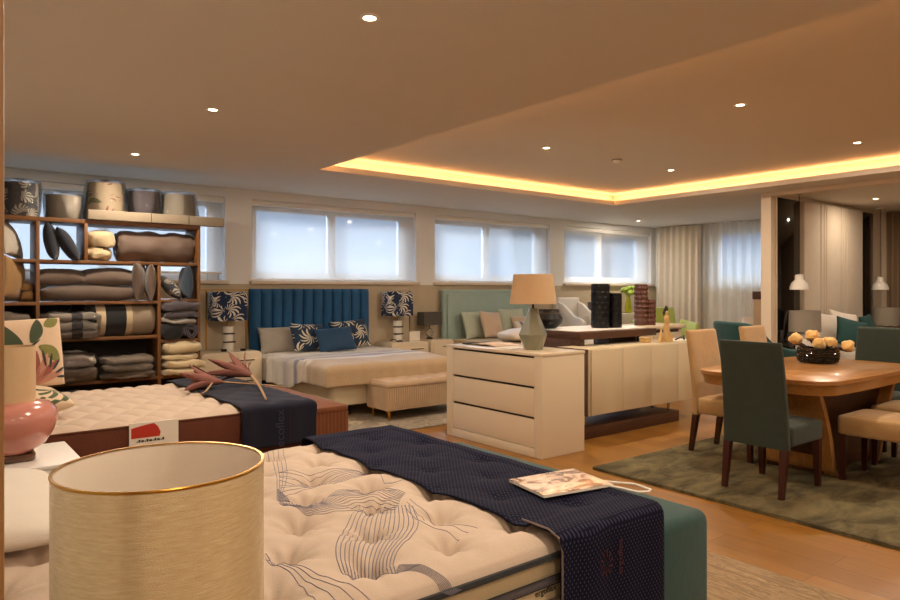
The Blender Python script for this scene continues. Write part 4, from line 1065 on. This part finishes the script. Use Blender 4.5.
for k, (dx, dy, z, lab) in enumerate([(-.03, .17, .955, 'left, over the bowl rim'), (.03, .06, .985, 'topmost over the bowl'), (-.02, -.02, .925, 'low in the middle of the bowl'), (.085, -.06, .93, 'right, over the bowl rim'), (.17, -.17, .905, 'hanging out of the bowl at the right')]):
    x, y = 6.05+dx, 2.62+dy
    q = empty('dried_bloom', (x, y, z-.05), 'round straw yellow dried bloom ' + lab, 'flower', 'dried blooms in the black bowl')
    mb = MB()
    def rf2(a, zz): return 1+.06*abs(math.sin(a*4+zz*30))
    mb.blob((x, y, z), (.058, .052, .046), .9, .9, .014, 24, 22, 14, k*2)
    build('petals', mb, 'peach', q)
    build('stem', MB().tube([(x, y, z-.03), (x*.5+6.05*.5, y*.5+2.62*.5, .89), (6.05+dx*.3, 2.62+dy*.3, .80)], [.022, .012, .008], 8), 'darkstem', q)

# ================================================================== BEDROOM BAY
wy = 4.335
for x0, x1, lab in ((8.79, 9.42, 'smoked glass wall panel beside the bedroom opening'), (11.38, 11.90, 'smoked glass wall panel between padded panel and brown drape')):
    e = empty('glass_panel', ((x0+x1)/2, wy-.015, 0), lab, 'wall panel', 'smoked glass panels')
    build('glass', MB().box(x0, x1, wy-.022, wy-.004, .01, ZC-.055, .002), 'darkglass', e)
    build('edge_strip', MB().box(x0-.012, x0, wy-.026, wy-.002, .01, ZC-.055), 'jamb', e)
e = empty('padded_panel', (10.4, wy-.03, 0), 'tall ivory padded wall panel with vertical grooves behind the bedroom bed', 'headboard')
segs = [(9.44, 9.93), (9.945, 10.03), (10.045, 10.10), (10.115, 10.60), (10.615, 10.69), (10.705, 10.80), (10.815, 11.36)]
for a, b in segs: build('padded_strip', MB().box(a, b, wy-.075, wy-.003, .02, ZC-.056, .016, 3), 'quiltpanel', e)
e = empty('upholstered_bed', (10.4, 3.2, 0), 'beige bed in the bedroom bay below the padded panel', 'bed')
build('base', MB().vbox(9.34, 11.30, 2.1, 4.25, .06, .34, .06, .015), 'greyL', e); build('plinth', MB().box(9.42, 11.22, 2.2, 4.2, 0, .06), 'darkback', e)
build('mattress', MB().vbox(9.36, 11.28, 2.12, 4.24, .342, .58, .09, .04), 'creamW', None, 'pale mattress on the bed in the bedroom bay', 'mattress')
o = build('bedspread', drape_mb(9.36, 11.28, 2.1, 3.95, .592, .2, .2, .2, 0, .05, 50, 50, .006), 'greyL', None, 'pale grey spread over the bed in the bedroom bay', 'bedspread', ang=80); solid(o, .012)
PD = 'cushions in the bedroom bay'
cushion('ivory cushion leaning on the padded panel, left one', (9.56, 4.02, .60), .48, .45, .16, 'creamW', -14, 8, -24, PD)
cushion('ivory cushion leaning on the padded panel, right one', (10.16, 4.05, .60), .50, .45, .16, 'creamW', -14, 10, -20, PD)
cushion('deep teal cushion before the ivory cushions, over the bowl', (9.52, 3.70, .60), .42, .38, .14, 'tealD', -20, 14, -38, PD)
cushion('deep teal cushion beside the right bedside lamp', (10.82, 3.98, .60), .46, .42, .15, 'tealD', -16, -4, 4, PD)
def bay_side(x, y, lab1, lab2):
    e = empty('nightstand', (x, y, 0), lab1, 'nightstand', 'bedroom nightstands')
    build('body', MB().box(x-.24, x+.24, y-.2, y+.2, .08, .60, .008), 'taupeD', e)
    for k in range(2): build('drawer', MB().box(x-.22, x+.22, y-.215, y-.199, .11+k*.24, .33+k*.24, .004), 'taupeD', e)
    build('plinth', MB().box(x-.2, x+.2, y-.16, y+.16, 0, .08), 'darkback', e)
    e = empty('table_lamp', (x, y, .60), lab2, 'lamp', 'grey shaded bedroom lamps')
    def rf(a, z): return 1+.05*math.sin(a*8+z*90)*math.sin(a*8-z*90)
    mb = MB().lathe([(.09, .601), (.10, .61)]+[(.105, .62+i*.008) for i in range(24)]+[(.09, .82), (.02, .83), (.012, .88)], x, y, 64, rf)
    build('lattice_base', mb, 'ceramicW', e, ang=50)
    build('lamp_shade', shade_mb(.19, .185, .845, 1.115, x, y), 'lampgrey', e)
bay_side(9.0, 4.06, 'taupe nightstand by the smoked glass panel', 'grey drum lamp with white lattice base by the smoked glass panel')
bay_side(11.62, 4.04, 'taupe nightstand behind the green chair at the far table end', 'grey drum lamp beside the brown drape')
def pendant(x, y, lab):
    e = empty('pendant_lamp', (x, y, 1.38), lab, 'pendant lamp', 'white bell pendants')
    build('bell_shade', MB().lathe([(.115, 1.385), (.112, 1.42), (.095, 1.47), (.06, 1.505), (.052, 1.515), (.05, 1.575), (.012, 1.585), (.012, 1.578), (.045, 1.57), (.05, 1.50), (.088, 1.465), (.107, 1.42), (.11, 1.385), (.115, 1.385)], x, y, 40), 'ceramicW', e)
    build('cord', MB().cyl(x, y, 1.58, ZC-.02, .004, None, 8), 'dark_metal', e)
    build('ceiling_cup', MB().cyl(x, y, ZC-.025, ZC-.001, .05, None, 24), 'ceramicW', e)
pendant(8.98, 4.12, 'white bell pendant hanging before the left smoked glass panel'); pendant(11.63, 4.12, 'white bell pendant hanging before the brown drape')

# ================================================================== CHESTNUT BED WITH NAVY RUNNER
bx0, bx1, by0, by1, bz = -.30, 2.16, 4.33, 5.95, .60
build('divan_base', MB().vbox(bx0, bx1, by0, by1, .03, .30, .05, .015), 'brownB', None, 'chestnut box base of the bed with the navy runner', 'bed base')
e = empty('mattress', (.95, 5.14, .301), 'mattress with chestnut sides and white tufted top, before the shelving', 'mattress')
build('border', MB().vbox(bx0, bx1, by0, by1, .302, bz-.028, .06, .02), 'brownB', e)
def qz(x, y):
    a, b = (x*.9+y*.62)/.20, (x*.9-y*.62)/.20
    return .030*(abs(math.sin(PI*a)*math.sin(PI*b)))**.45
mb = MB(); mb.open = True
def tf(u, v):
    x = bx0+.005+(bx1-bx0-.01)*u; y = by0+.005+(by1-by0-.01)*v; ed = min(x-bx0-.005, bx1-.005-x, y-by0-.005, by1-.005-y)
    ed = max(0, ed)
    return Vector((x, y, bz-.03+.012*min(1, ed/.05)**.5+qz(x, y)*min(1, ed/.06)))
mb.grid(tf, 230, 170); build('tufted_top', mb, 'mattressW', e, ang=80)
build('piping', MB().tube([(bx0+.05, by0+.002, bz-.028), (bx1-.05, by0+.002, bz-.028)], .006, 8).tube([(bx1-.002, by0+.05, bz-.028), (bx1-.002, by1-.05, bz-.028)], .006, 8), 'brownB', e)
o = build('bed_runner', drape_mb(1.66, bx1+.005, by0-.008, by1+.006, bz+.016, 0, .10, .30, .25, .03, 40, 110, .004, lambda x, y: .3*qz(x, y), 4), 'navy', None, 'navy runner across the foot of the chestnut mattress', 'bed runner', recenter=False, ang=80); solid(o, .006)
txt('lettering', 'ecoflex', .085, (1.92, by0-.052, .455), (PI/2, -PI/2, 0), 'runnerink', o)
build('stitched_line', MB().box(1.985, 1.989, by0-.0525, by0-.0505, .33, .56), 'runnerred', o)
e = empty('footboard_bench', (2.36, 5.1, 0), 'russet pleated bench at the foot of the chestnut mattress', 'bench')
mb = MB()
fx0, fx1, fy0, fy1 = 2.21, 2.54, 4.46, 5.88
def pb(u, v):
    per = 2*(fx1-fx0)+2*(fy1-fy0); t = u*per; w, d = fx1-fx0, fy1-fy0
    if t < w: x, y, n_ = fx0+t, fy0, (0, -1)
    elif t < w+d: x, y, n_ = fx1, fy0+t-w, (1, 0)
    elif t < 2*w+d: x, y, n_ = fx1-(t-w-d), fy1, (0, 1)
    else: x, y, n_ = fx0, fy1-(t-2*w-d), (-1, 0)
    k = .004*math.sin(t*2*PI/.03); return Vector((x+n_[0]*k, y+n_[1]*k, .03+.45*v))
mb.grid(pb, 480, 2, cu=True); mb.box(fx0+.006, fx1-.006, fy0+.006, fy1-.006, .03, .48); build('pleated_body', mb, 'brownBench', e, ang=80)
build('seat_cushion', MB().vbox(fx0-.006, fx1+.006, fy0-.006, fy1+.006, .478, .525, .03, .015), 'brownBench', e)
for x in (fx0+.05, fx1-.05):
    for y in (fy0+.06, fy1-.06): build('leg', MB().cyl(x, y, 0, .035, .02, None, 12), 'brass', e)
e = empty('sale_sign', (1.13, by0-.012, .44), 'white card sign with red shape on the side of the chestnut mattress', 'sign')
build('card', MB().box(.99, 1.27, by0-.016, by0-.006, .42, .590), 'paper', e)
o_ = [(1.0, .50), (1.0, .560)]+[(1.0+.16*t, .560+.022*math.sin(PI*.5*t)) for t in (.2, .5, .8)]+[(1.15, .560), (1.165, .525), (1.16, .50)]
build('red_shape', MB().prism(o_, by0-.018, by0-.0155, 1), 'red', e)
mk = MB(); xq = 1.03
for k in range(11):
    wq = .006+.005*((k*7) % 3); mk.box(xq, xq+wq, by0-.0175, by0-.0158, .474, .482+.004*((k*5) % 3)); xq += wq+.004
build('printed_line', mk, 'ink', e)['kind'] = 'stuff'
G2 = 'protea print cushions'
M['floralbase'] = fabric('pale_peach_cloth', '#D9BC9E', var=.05)
fc = cushion('large square protea print cushion standing near the beige drum lamp', (.50, 4.86, .775), .46, .42, .13, 'floralbase', -8, -2, 8, G2, ear=.0, wr=.0)
def printed(name, P0, P1, w, col, bend=0, lift=.0015, jag=0):
    """a leaf or petal printed on the front of the cushion, from P0 to P1 (cushion-plane coordinates)"""
    mb = MB(); mb.open = True; dx, dz = P1[0]-P0[0], P1[1]-P0[1]; L = math.hypot(dx, dz); nx_, nz_ = -dz/L, dx/L
    def f(u, v):
        k = w*math.sin(PI*min(1, u*.96+.03))**.75*(1+jag*math.sin(u*40)); q = (v-.5)*2*k+bend*math.sin(PI*u)
        x = P0[0]+dx*u+nx_*q; z = P0[1]+dz*u+nz_*q
        x = max(-.228, min(.228, x)); z = max(-.208, min(.208, z))
        a, b = x/.23, z/.21
        return Vector((x, -(.13/2*(max(0, 1-a*a)*max(0, 1-b*b))**.42+lift), z))
    mb.grid(f, 26, 10); o = build(name, mb, col, None, recenter=False, ang=180); o.parent = fc
for n_, h_ in (('leaf_dark', '#3E4A30'), ('leaf_olive', '#7C7A3E'), ('petal_rust', '#9A5546'), ('petal_pink', '#C58C76'), ('bract_dark', '#33362C')): M[n_] = fabric(n_, h_, var=.15)
for P0, P1, w_, c_, b_ in (((.0, .05), (-.13, .20), .045, 'leaf_dark', .02), ((.05, .06), (.10, .205), .035, 'leaf_dark', -.01), ((.09, .04), (.20, -.07), .036, 'leaf_olive', .015), ((-.06, .07), (-.21, .10), .035, 'leaf_dark', -.01), ((.13, .16), (.215, .20), .03, 'leaf_olive', 0)):
    printed('printed_leaf', P0, P1, w_, c_, b_)
printed('printed_stem', (.02, .02), (.10, .08), .007, 'bract_dark')
for k in range(9):
    a = rad(20+k*22); printed('printed_petal', (.06, -.19), (.06+.17*math.cos(a), -.19+.20*math.sin(a)), .022, 'petal_rust' if k % 2 else 'petal_pink', 0, .002)
for k in range(5):
    a = rad(8+k*17); printed('printed_petal', (.10+.08*math.cos(a), -.17+.08*math.sin(a)), (.06+.19*math.cos(a), -.19+.21*math.sin(a)), .008, 'bract_dark', 0, .003)
cushion('protea print cushion lying flat under the standing one', (.50, 4.82, .605), .46, .46, .20, 'floral', -86, 0, 8, G2)

def protea(label, root, tip, seed):
    root, tip = Vector(root), Vector(tip); d = (tip-root).normalized(); e = empty('dried_flower', root, label, 'flower', 'dried flowers on the navy runner')
    side = d.cross(Vector((0, 0, 1))).normalized(); upv = side.cross(d)
    mb = MB(); mb.open = True
    for k in range(26):
        a = k*2.399+.4*R.random(); ring = k % 3; L = (.27, .33, .22)[ring]*(.9+.2*R.random()); op = (.55, .85, .3)[ring]
        ax = (math.cos(a)*side+math.sin(a)*upv*.55)
        def lf(u, v, a=a, L=L, op=op, ax=ax, ring=ring):
            t = u; w = .036*math.sin(PI*min(1, t*.93+.05))**.7*(1-.3*t); s_ = (v-.5)*2
            tang = ax.cross(d).normalized()
            p = root+d*(L*t*(1-.25*op*t))+ax*(.012+op*L*.8*t**1.3)+tang*(w*s_)-ax*(.012*s_*s_)
            p.z = max(p.z, root.z-.05); return p
        mb.grid(lf, 8, 4)
    o = build('petals', mb, 'dryleaf', e, ang=80); solid(o, .002)
    return e
a1 = protea('dusty rose dried flower lying on the runner, nearer the shelving', (1.86, 5.20, .672), (1.50, 5.38, .72), 1)
a2 = protea('dusty rose dried flower lying on the runner, before the nightstand', (2.10, 5.22, .70), (1.96, 5.56, .80), 2)
build('stem', MB().tube([(1.86, 5.20, .672), (2.02, 5.05, .66), (2.22, 4.85, .64)], .006, 8), 'drystem', a1)
build('stem', MB().tube([(2.10, 5.22, .70), (2.0, 4.80, .655), (1.87, 4.40, .64)], [.011, .009, .008], 8), 'drystem', a2)
build('side_leaf', MB().tube([(1.78, 5.2, .67), (1.66, 4.98, .645), (1.58, 4.88, .636)], [.008, .006, .003], 8), 'drystem', a1)

# pink lamp and its stand
e = empty('nightstand', (.40, 3.95, 0), 'white nightstand under the pink lamp at the left edge', 'nightstand')
build('body', MB().box(.12, .64, 3.70, 4.24, .02, .53, .006), 'white', e); build('top', MB().box(.115, .645, 3.695, 4.245, .53, .55, .004), 'white', e)
build('drawer', MB().box(.632, .648, 3.72, 4.22, .29, .51, .004), 'white', e); build('drawer', MB().box(.632, .648, 3.72, 4.22, .05, .27, .004), 'white', e)
px0, py0 = .365, 3.93
e = empty('table_lamp', (px0, py0, .55), 'rose pink glazed lamp with beige drum shade at the left edge', 'lamp')
build('foot', MB().vbox(px0-.10, px0+.10, py0-.09, py0+.09, .551, .588, .04, .008), 'acrylic', e)
build('glazed_base', MB().lathe([(.06, .588), (.10, .593), (.15, .63), (.185, .69), (.203, .745), (.198, .79), (.165, .825), (.08, .843), (.03, .848)], px0, py0, 48), 'pinkglaze', e)
build('lamp_shade', shade_mb(.105, .105, .82, 1.105, px0, py0), 'lampbeige', e)

# ================================================================== FRONT BED
mx0, mx1, my0, my1, mz = -.02, 1.955, 1.375, 2.965, .655
build('divan_base', MB().vbox(mx0, mx1, my0, my1, .025, .30, .05, .015), 'tealB', None, 'teal box base under the front mattress', 'bed base')
e = empty('mattress', (1, 2.17, .301), 'white pillow top mattress with grey wave embroidery in the foreground', 'mattress')
tz = mz-.055
build('border', MB().vbox(mx0+.006, mx1-.006, my0+.006, my1-.006, .302, tz-.008, .07, .01), 'creamF', e)
pts = []
def loop(z, off, r=.07, seg=6):
    o = []
    for cxx, cyy, a0 in ((mx1-r, my1-r, 0), (mx0+r, my1-r, 90), (mx0+r, my0+r, 180), (mx1-r, my0+r, 270)):
        for i in range(seg+1):
            a = rad(a0+90*i/seg); o.append(((cxx+(r+off)*math.cos(a)), (cyy+(r+off)*math.sin(a)), z))
    return o+[o[0]]
def band(name, z0, z1, off, mat):
    mb = MB(); A = loop(z0, off); Bq = loop(z1, off)
    mb.grid(lambda u, v: Vector(A[int(round(u*(len(A)-1)))]).lerp(Vector(Bq[int(round(u*(len(A)-1)))]), v), len(A)-1, 1); return build(name, mb, mat, e)
build('piping', MB().tube(loop(tz+.004, .004), .010, 8), 'black', e)
band('woven_band', tz-.075, tz-.055, .0015, 'charcoal'); band('band_edge', tz-.080, tz-.075, .003, 'black'); band('band_edge', tz-.055, tz-.050, .003, 'black')
build('seam', MB().tube(loop(tz-.125, -.003), .004, 6), 'taupe', e)
TUF = [(-.02+.16+.265*i+(.132 if j % 2 else 0), 1.375+.16+.21*j) for i in range(8) for j in range(7)]
TUF = [(x, y) for x, y in TUF if .08 < x < 1.95 and y < 2.9]
def mh(x, y):
    ed = min(x-mx0, mx1-x, y-my0, my1-y)
    z = tz+.055*min(1, max(0, ed)/.075)**.5
    d = 0
    for tx, ty in TUF:
        q = (x-tx)**2+(y-ty)**2
        if q < .12: an = math.atan2(y-ty, x-tx); d += .040*math.exp(-q/.0012)+.034*math.exp(-q/.008)*(1+.25*math.sin(an*7+tx*9))
    k = .010*nz(x*5, y*5, 2)+.008*nz(x*10, y*10, 5)+.003*nz(x*22, y*22, 7)
    return z-min(.07, d)+k*min(1, max(0, ed)/.1)+.012
mb = MB(); mb.open = True
mb.grid(lambda u, v: Vector((mx0+(mx1-mx0)*u, my0+(my1-my0)*v, mh(mx0+(mx1-mx0)*u, my0+(my1-my0)*v)-.012*(u in (0, 1) or v in (0, 1)))), 220, 176)
build('pillow_top', mb, 'mattressW', e, ang=80)
bt2 = MB()
for tx, ty in TUF: bt2.blob((tx, ty, mh(tx, ty)+.002), (.012, .012, .004), 1, 1, 0, 1, 10, 6)
build('tuft_buttons', bt2, 'creamF', e)['kind'] = 'stuff'
def catmull(P, n_):
    out = []; P = [P[0]]+P+[P[-1]]
    for k in range(n_+1):
        t = k/n_*(len(P)-3); i = min(int(t), len(P)-4); f = t-i
        o = []
        for c in range(2):
            a, b, c_, d = (P[i+j][c] for j in range(4)); o.append(.5*(2*b+(c_-a)*f+(2*a-5*b+4*c_-d)*f*f+(3*b-a-3*c_+d)*f**3))
        out.append(o)
    return out
def ribbon(mb, A, Bq, n_, r=.0013):
    ca, cb = catmull(A, 34), catmull(Bq, 34)
    for k in range(n_):
        t = k/(n_-1); mb.tube([(p[0]+(q[0]-p[0])*t, p[1]+(q[1]-p[1])*t, mh(p[0]+(q[0]-p[0])*t, p[1]+(q[1]-p[1])*t)+.0004) for p, q in zip(ca, cb)], r, 5, False)
emb = MB()
for A_, B_, n_, r_ in [
   ([(1.19, 2.01), (1.03, 1.83), (0.93, 1.7), (0.88, 1.59), (0.88, 1.51)], [(1.31, 1.87), (1.22, 1.71), (1.1, 1.6), (1.01, 1.53), (0.97, 1.45)], 16, 0.0016),
   ([(1.03, 2.32), (1.04, 2.12), (1.2, 2.17), (1.34, 2.18), (1.37, 2.0)], [(0.97, 2.17), (1.0, 2.01), (1.09, 1.97), (1.19, 1.97), (1.25, 1.88)], 13, 0.0012),
   ([(1.15, 2.58), (1.22, 2.45), (1.34, 2.43), (1.47, 2.39)], [(1.0, 2.24), (1.11, 2.26), (1.24, 2.28), (1.38, 2.29)], 9, 0.0011),
   ([(1.24, 2.9), (1.13, 2.56), (0.98, 2.21)], [(1.31, 2.89), (1.14, 2.48), (0.98, 2.19)], 4, 0.0013),
   ([(0.76, 1.79), (0.79, 1.65), (0.82, 1.48), (0.87, 1.36)], [(0.74, 1.74), (0.75, 1.61), (0.74, 1.49), (0.73, 1.42)], 4, 0.0013),
   ([(1.46, 2.34), (1.4, 2.17), (1.45, 2.13), (1.56, 2.15)], [(1.54, 2.35), (1.5, 2.23), (1.53, 2.19), (1.62, 2.21)], 3, 0.0012),
   ([(1.29, 1.89), (1.24, 1.73), (1.25, 1.63), (1.26, 1.56)], [(1.34, 1.93), (1.32, 1.79), (1.34, 1.68), (1.35, 1.58)], 3, 0.0011),
   ([(0.97, 1.47), (1.01, 1.44), (1.04, 1.4), (1.06, 1.34)], [(1.0, 1.49), (1.04, 1.45), (1.07, 1.4), (1.1, 1.35)], 8, 0.0009),
]: ribbon(emb, A_, B_, n_, r_)
build('embroidery', emb, 'inkgrey', e)
txt('lettering', 'ergoflex', .026, (1.437, my0+.0035, .508), (PI/2, 0, 0), 'ink', e)
# stitched panel seams on the visible side
build('stitching', MB().box(1.28, 1.283, my0+.003, my0+.0065, .31, .475).box(.75, .753, my0+.003, my0+.0065, .31, .475), 'taupe', e)
def rt(x, y): return .28*(mh(x, y)-mz-.012)-.004 if my0+.09 < y < my1-.09 and x < 1.9 else 0
o = build('bed_runner', drape_mb(1.455, mx1-.01, my0-.006, my1+.006, mz+.020, 0, 0, .34, .3, .035, 50, 130, .003, rt, 6), 'runner', None, 'dark navy dotted runner across the foot of the front mattress', 'bed runner', recenter=False, ang=80); solid(o, .006)
build('trim_cord', MB().tube([(1.455, my0-.045, .36), (1.455, my0-.044, .63), (1.455, my0-.03, mz+.012), (1.455, my0+.01, mz+.026), (1.455, my0+.12, mz+.026)], .003, 6), 'taupe', o)
em = MB()
for k in range(10):
    a = k*.628; em.prism([(1.65+.012*math.cos(a), .55+.014*math.sin(a)), (1.65+.03*math.cos(a+.16), .55+.04*math.sin(a+.16)), (1.65+.03*math.cos(a+.42), .55+.04*math.sin(a+.42))], my0-.0465, my0-.0450, 1)
build('printed_emblem', em, 'runnerred', o)
txt('lettering', 'ergoflex', .034, (1.715, my0-.0462, .555), (PI/2, -PI/2, 0), 'runnerred', o)
# teal bench at its foot
e = empty('footboard_bench', (2.2, 2.18, 0), 'teal upholstered bench at the foot of the front mattress', 'bench')
build('body', MB().box(2.0, 2.385, 1.42, 2.95, .04, .545, .045, 4), 'tealB', e, ang=60)
for x in (2.09, 2.33):
    for y in (1.5, 2.87): build('leg', MB().cyl(x, y, 0, .045, .022, None, 14), 'brass', e)
build('tag', MB().box(2.04, 2.06, 1.416, 1.421, .30, .35), 'paper', e)
# magazine and cord
e = empty('magazine', (1.84, 1.69, mz+.03), 'glossy fashion magazine lying on the dark dotted runner', 'magazine', rz=0)
n = N('magazine_cover'); c = n.coord(); col = n.ramp(n.noise(n.mapping(c, (7, 11, 1), loc=(.3, .1, 0)), 1.5, 3, .5, .9), [(.30, '#4B382E'), (.40, '#8E6A55'), (.48, '#D9B69B'), (.60, '#EAD5BD'), (.70, '#C88F77'), (.80, '#A88C78')])
n.bsdf(col, .25, 0, Coat_Weight=.5); M['cover'] = n.m
mp_ = [(1.70, 1.815), (1.66, 1.60), (1.955, 1.545), (2.00, 1.775)]; zm = mz+.026
def quad(mb, P, z0, z1): return mb.prism(P, z0, z1, 2)
build('pages', quad(MB(), mp_, zm, zm+.008), 'paper', e); build('cover', quad(MB(), [(p[0]*.998+.0035, p[1]*.998+.0034) for p in mp_], zm+.008, zm+.0092), 'cover', e)
build('cord_loop', MB().tube([(1.965, 1.60, zm+.004), (2.02, 1.50, zm+.006), (2.03, 1.44, zm-.002), (1.985, 1.42, zm+.004), (1.955, 1.44, zm+.004), (1.94, 1.50, zm+.006), (1.935, 1.56, zm+.004)], .004, 8), 'paper', None, 'thin white cord loop beside the glossy magazine', 'cord')
# pillow at the head
cushion('white ribbed pillow at the head of the front mattress', (.11, 2.50, mz-.015), .78, .52, .165, 'creamW', -86, 0, 88, None, 'pillow', 'pillow', .04, .008)
# near nightstand with champagne lamp
e = empty('nightstand', (.27, 1.08, 0), 'nightstand in the foreground under the champagne silk lamp', 'nightstand')
build('body', MB().box(.04, .55, .90, 1.34, .03, .50, .006), 'walnut', e); build('drawer', MB().box(.551, .564, .92, 1.32, .27, .48, .003), 'walnut', e); build('drawer', MB().box(.551, .564, .92, 1.32, .05, .25, .003), 'walnut', e)
gx, gy = .319, 1.170
e = empty('table_lamp', (gx, gy, .50), 'big champagne silk drum lamp in the left foreground', 'lamp')
build('base', MB().lathe([(.085, .502), (.09, .512), (.03, .53), (.05, .58), (.07, .64), (.05, .70), (.015, .73), (.012, .80)], gx, gy, 36), 'gold', e)
z0, z1, rr = .765, 1.094, .1605
build('lamp_shade', MB().lathe([(rr, z0), (rr, z1)]+[(rr-.002, z1), (rr-.002, z0), (rr, z0)], gx, gy, 96), 'silk', e)
build('lining', MB().lathe([(rr-.0025, z0), (rr-.0025, z1-.001), (rr-.004, z1-.001), (rr-.004, z0), (rr-.0025, z0)], gx, gy, 96), 'lampwhite', e)
for zz in (z0, z1):
    build('hem_trim', MB().lathe([(rr+.0008, zz-.003), (rr+.0014, zz), (rr+.0005, zz+.0015), (rr-.004, zz+.001), (rr-.004, zz-.003), (rr+.0008, zz-.003)], gx, gy, 96), 'brass', e)
build('fitting', MB().box(gx-rr+.004, gx+rr-.004, gy-.002, gy+.002, .80, .804).box(gx-.002, gx+.002, gy-rr+.004, gy+rr-.004, .80, .804).cyl(gx, gy, .78, .83, .018, None, 16), 'brass', e)

# ================================================================== SKY, CAMERA, EXPOSURE
w = bpy.data.worlds.new('sky'); scene.world = w; w.use_nodes = True; t = w.node_tree; t.nodes.clear()
out = t.nodes.new('ShaderNodeOutputWorld'); bg = t.nodes.new('ShaderNodeBackground'); tc = t.nodes.new('ShaderNodeTexCoord')
mpn = t.nodes.new('ShaderNodeMapping'); mpn.inputs['Scale'].default_value = (2.2, 2.2, 7)
nt = t.nodes.new('ShaderNodeTexNoise'); nt.inputs['Scale'].default_value = 1.6; nt.inputs['Detail'].default_value = 6
rp = t.nodes.new('ShaderNodeValToRGB'); rp.color_ramp.elements[0].position = .35; rp.color_ramp.elements[0].color = lin('#8FB6E8'); rp.color_ramp.elements[1].position = .68; rp.color_ramp.elements[1].color = lin('#DCE8F8')
t.links.new(tc.outputs['Generated'], mpn.inputs[0]); t.links.new(mpn.outputs[0], nt.inputs['Vector']); t.links.new(nt.outputs[0], rp.inputs[0]); t.links.new(rp.outputs[0], bg.inputs[0]); t.links.new(bg.outputs[0], out.inputs[0])
gx_ = t.nodes.new('ShaderNodeSeparateXYZ'); t.links.new(tc.outputs['Generated'], gx_.inputs[0])
mr = t.nodes.new('ShaderNodeMapRange'); mr.inputs[1].default_value = .16; mr.inputs[2].default_value = .6; mr.inputs[3].default_value = .58; mr.inputs[4].default_value = 18
t.links.new(gx_.outputs[2], mr.inputs[0]); t.links.new(mr.outputs[0], bg.inputs[1])
cam = bpy.data.cameras.new('camera'); co = bpy.data.objects.new('camera', cam); COL.objects.link(co); scene.camera = co
TH = math.atan(865/680)
cam.sensor_width = 36; cam.lens = 680/900*36; cam.shift_y = -10/900; cam.clip_start = .02
co.location = (0, 0, 1.38); co.rotation_euler = (PI/2, 0, TH-PI/2+PI/2-PI/2+0)
co.rotation_euler = (PI/2, 0, math.atan2(math.sin(TH), math.cos(TH))-PI/2)
vs = scene.view_settings; vs.view_transform = 'Standard'; vs.look = 'None'; vs.gamma = 1; vs.use_curve_mapping = False; vs.exposure = 0.5
cy = scene.cycles; cy.max_bounces = 8; cy.diffuse_bounces = 5; cy.transparent_max_bounces = 16; cy.sample_clamp_indirect = 6; cy.use_denoising = True
cy.caustics_reflective = False; cy.caustics_refractive = False
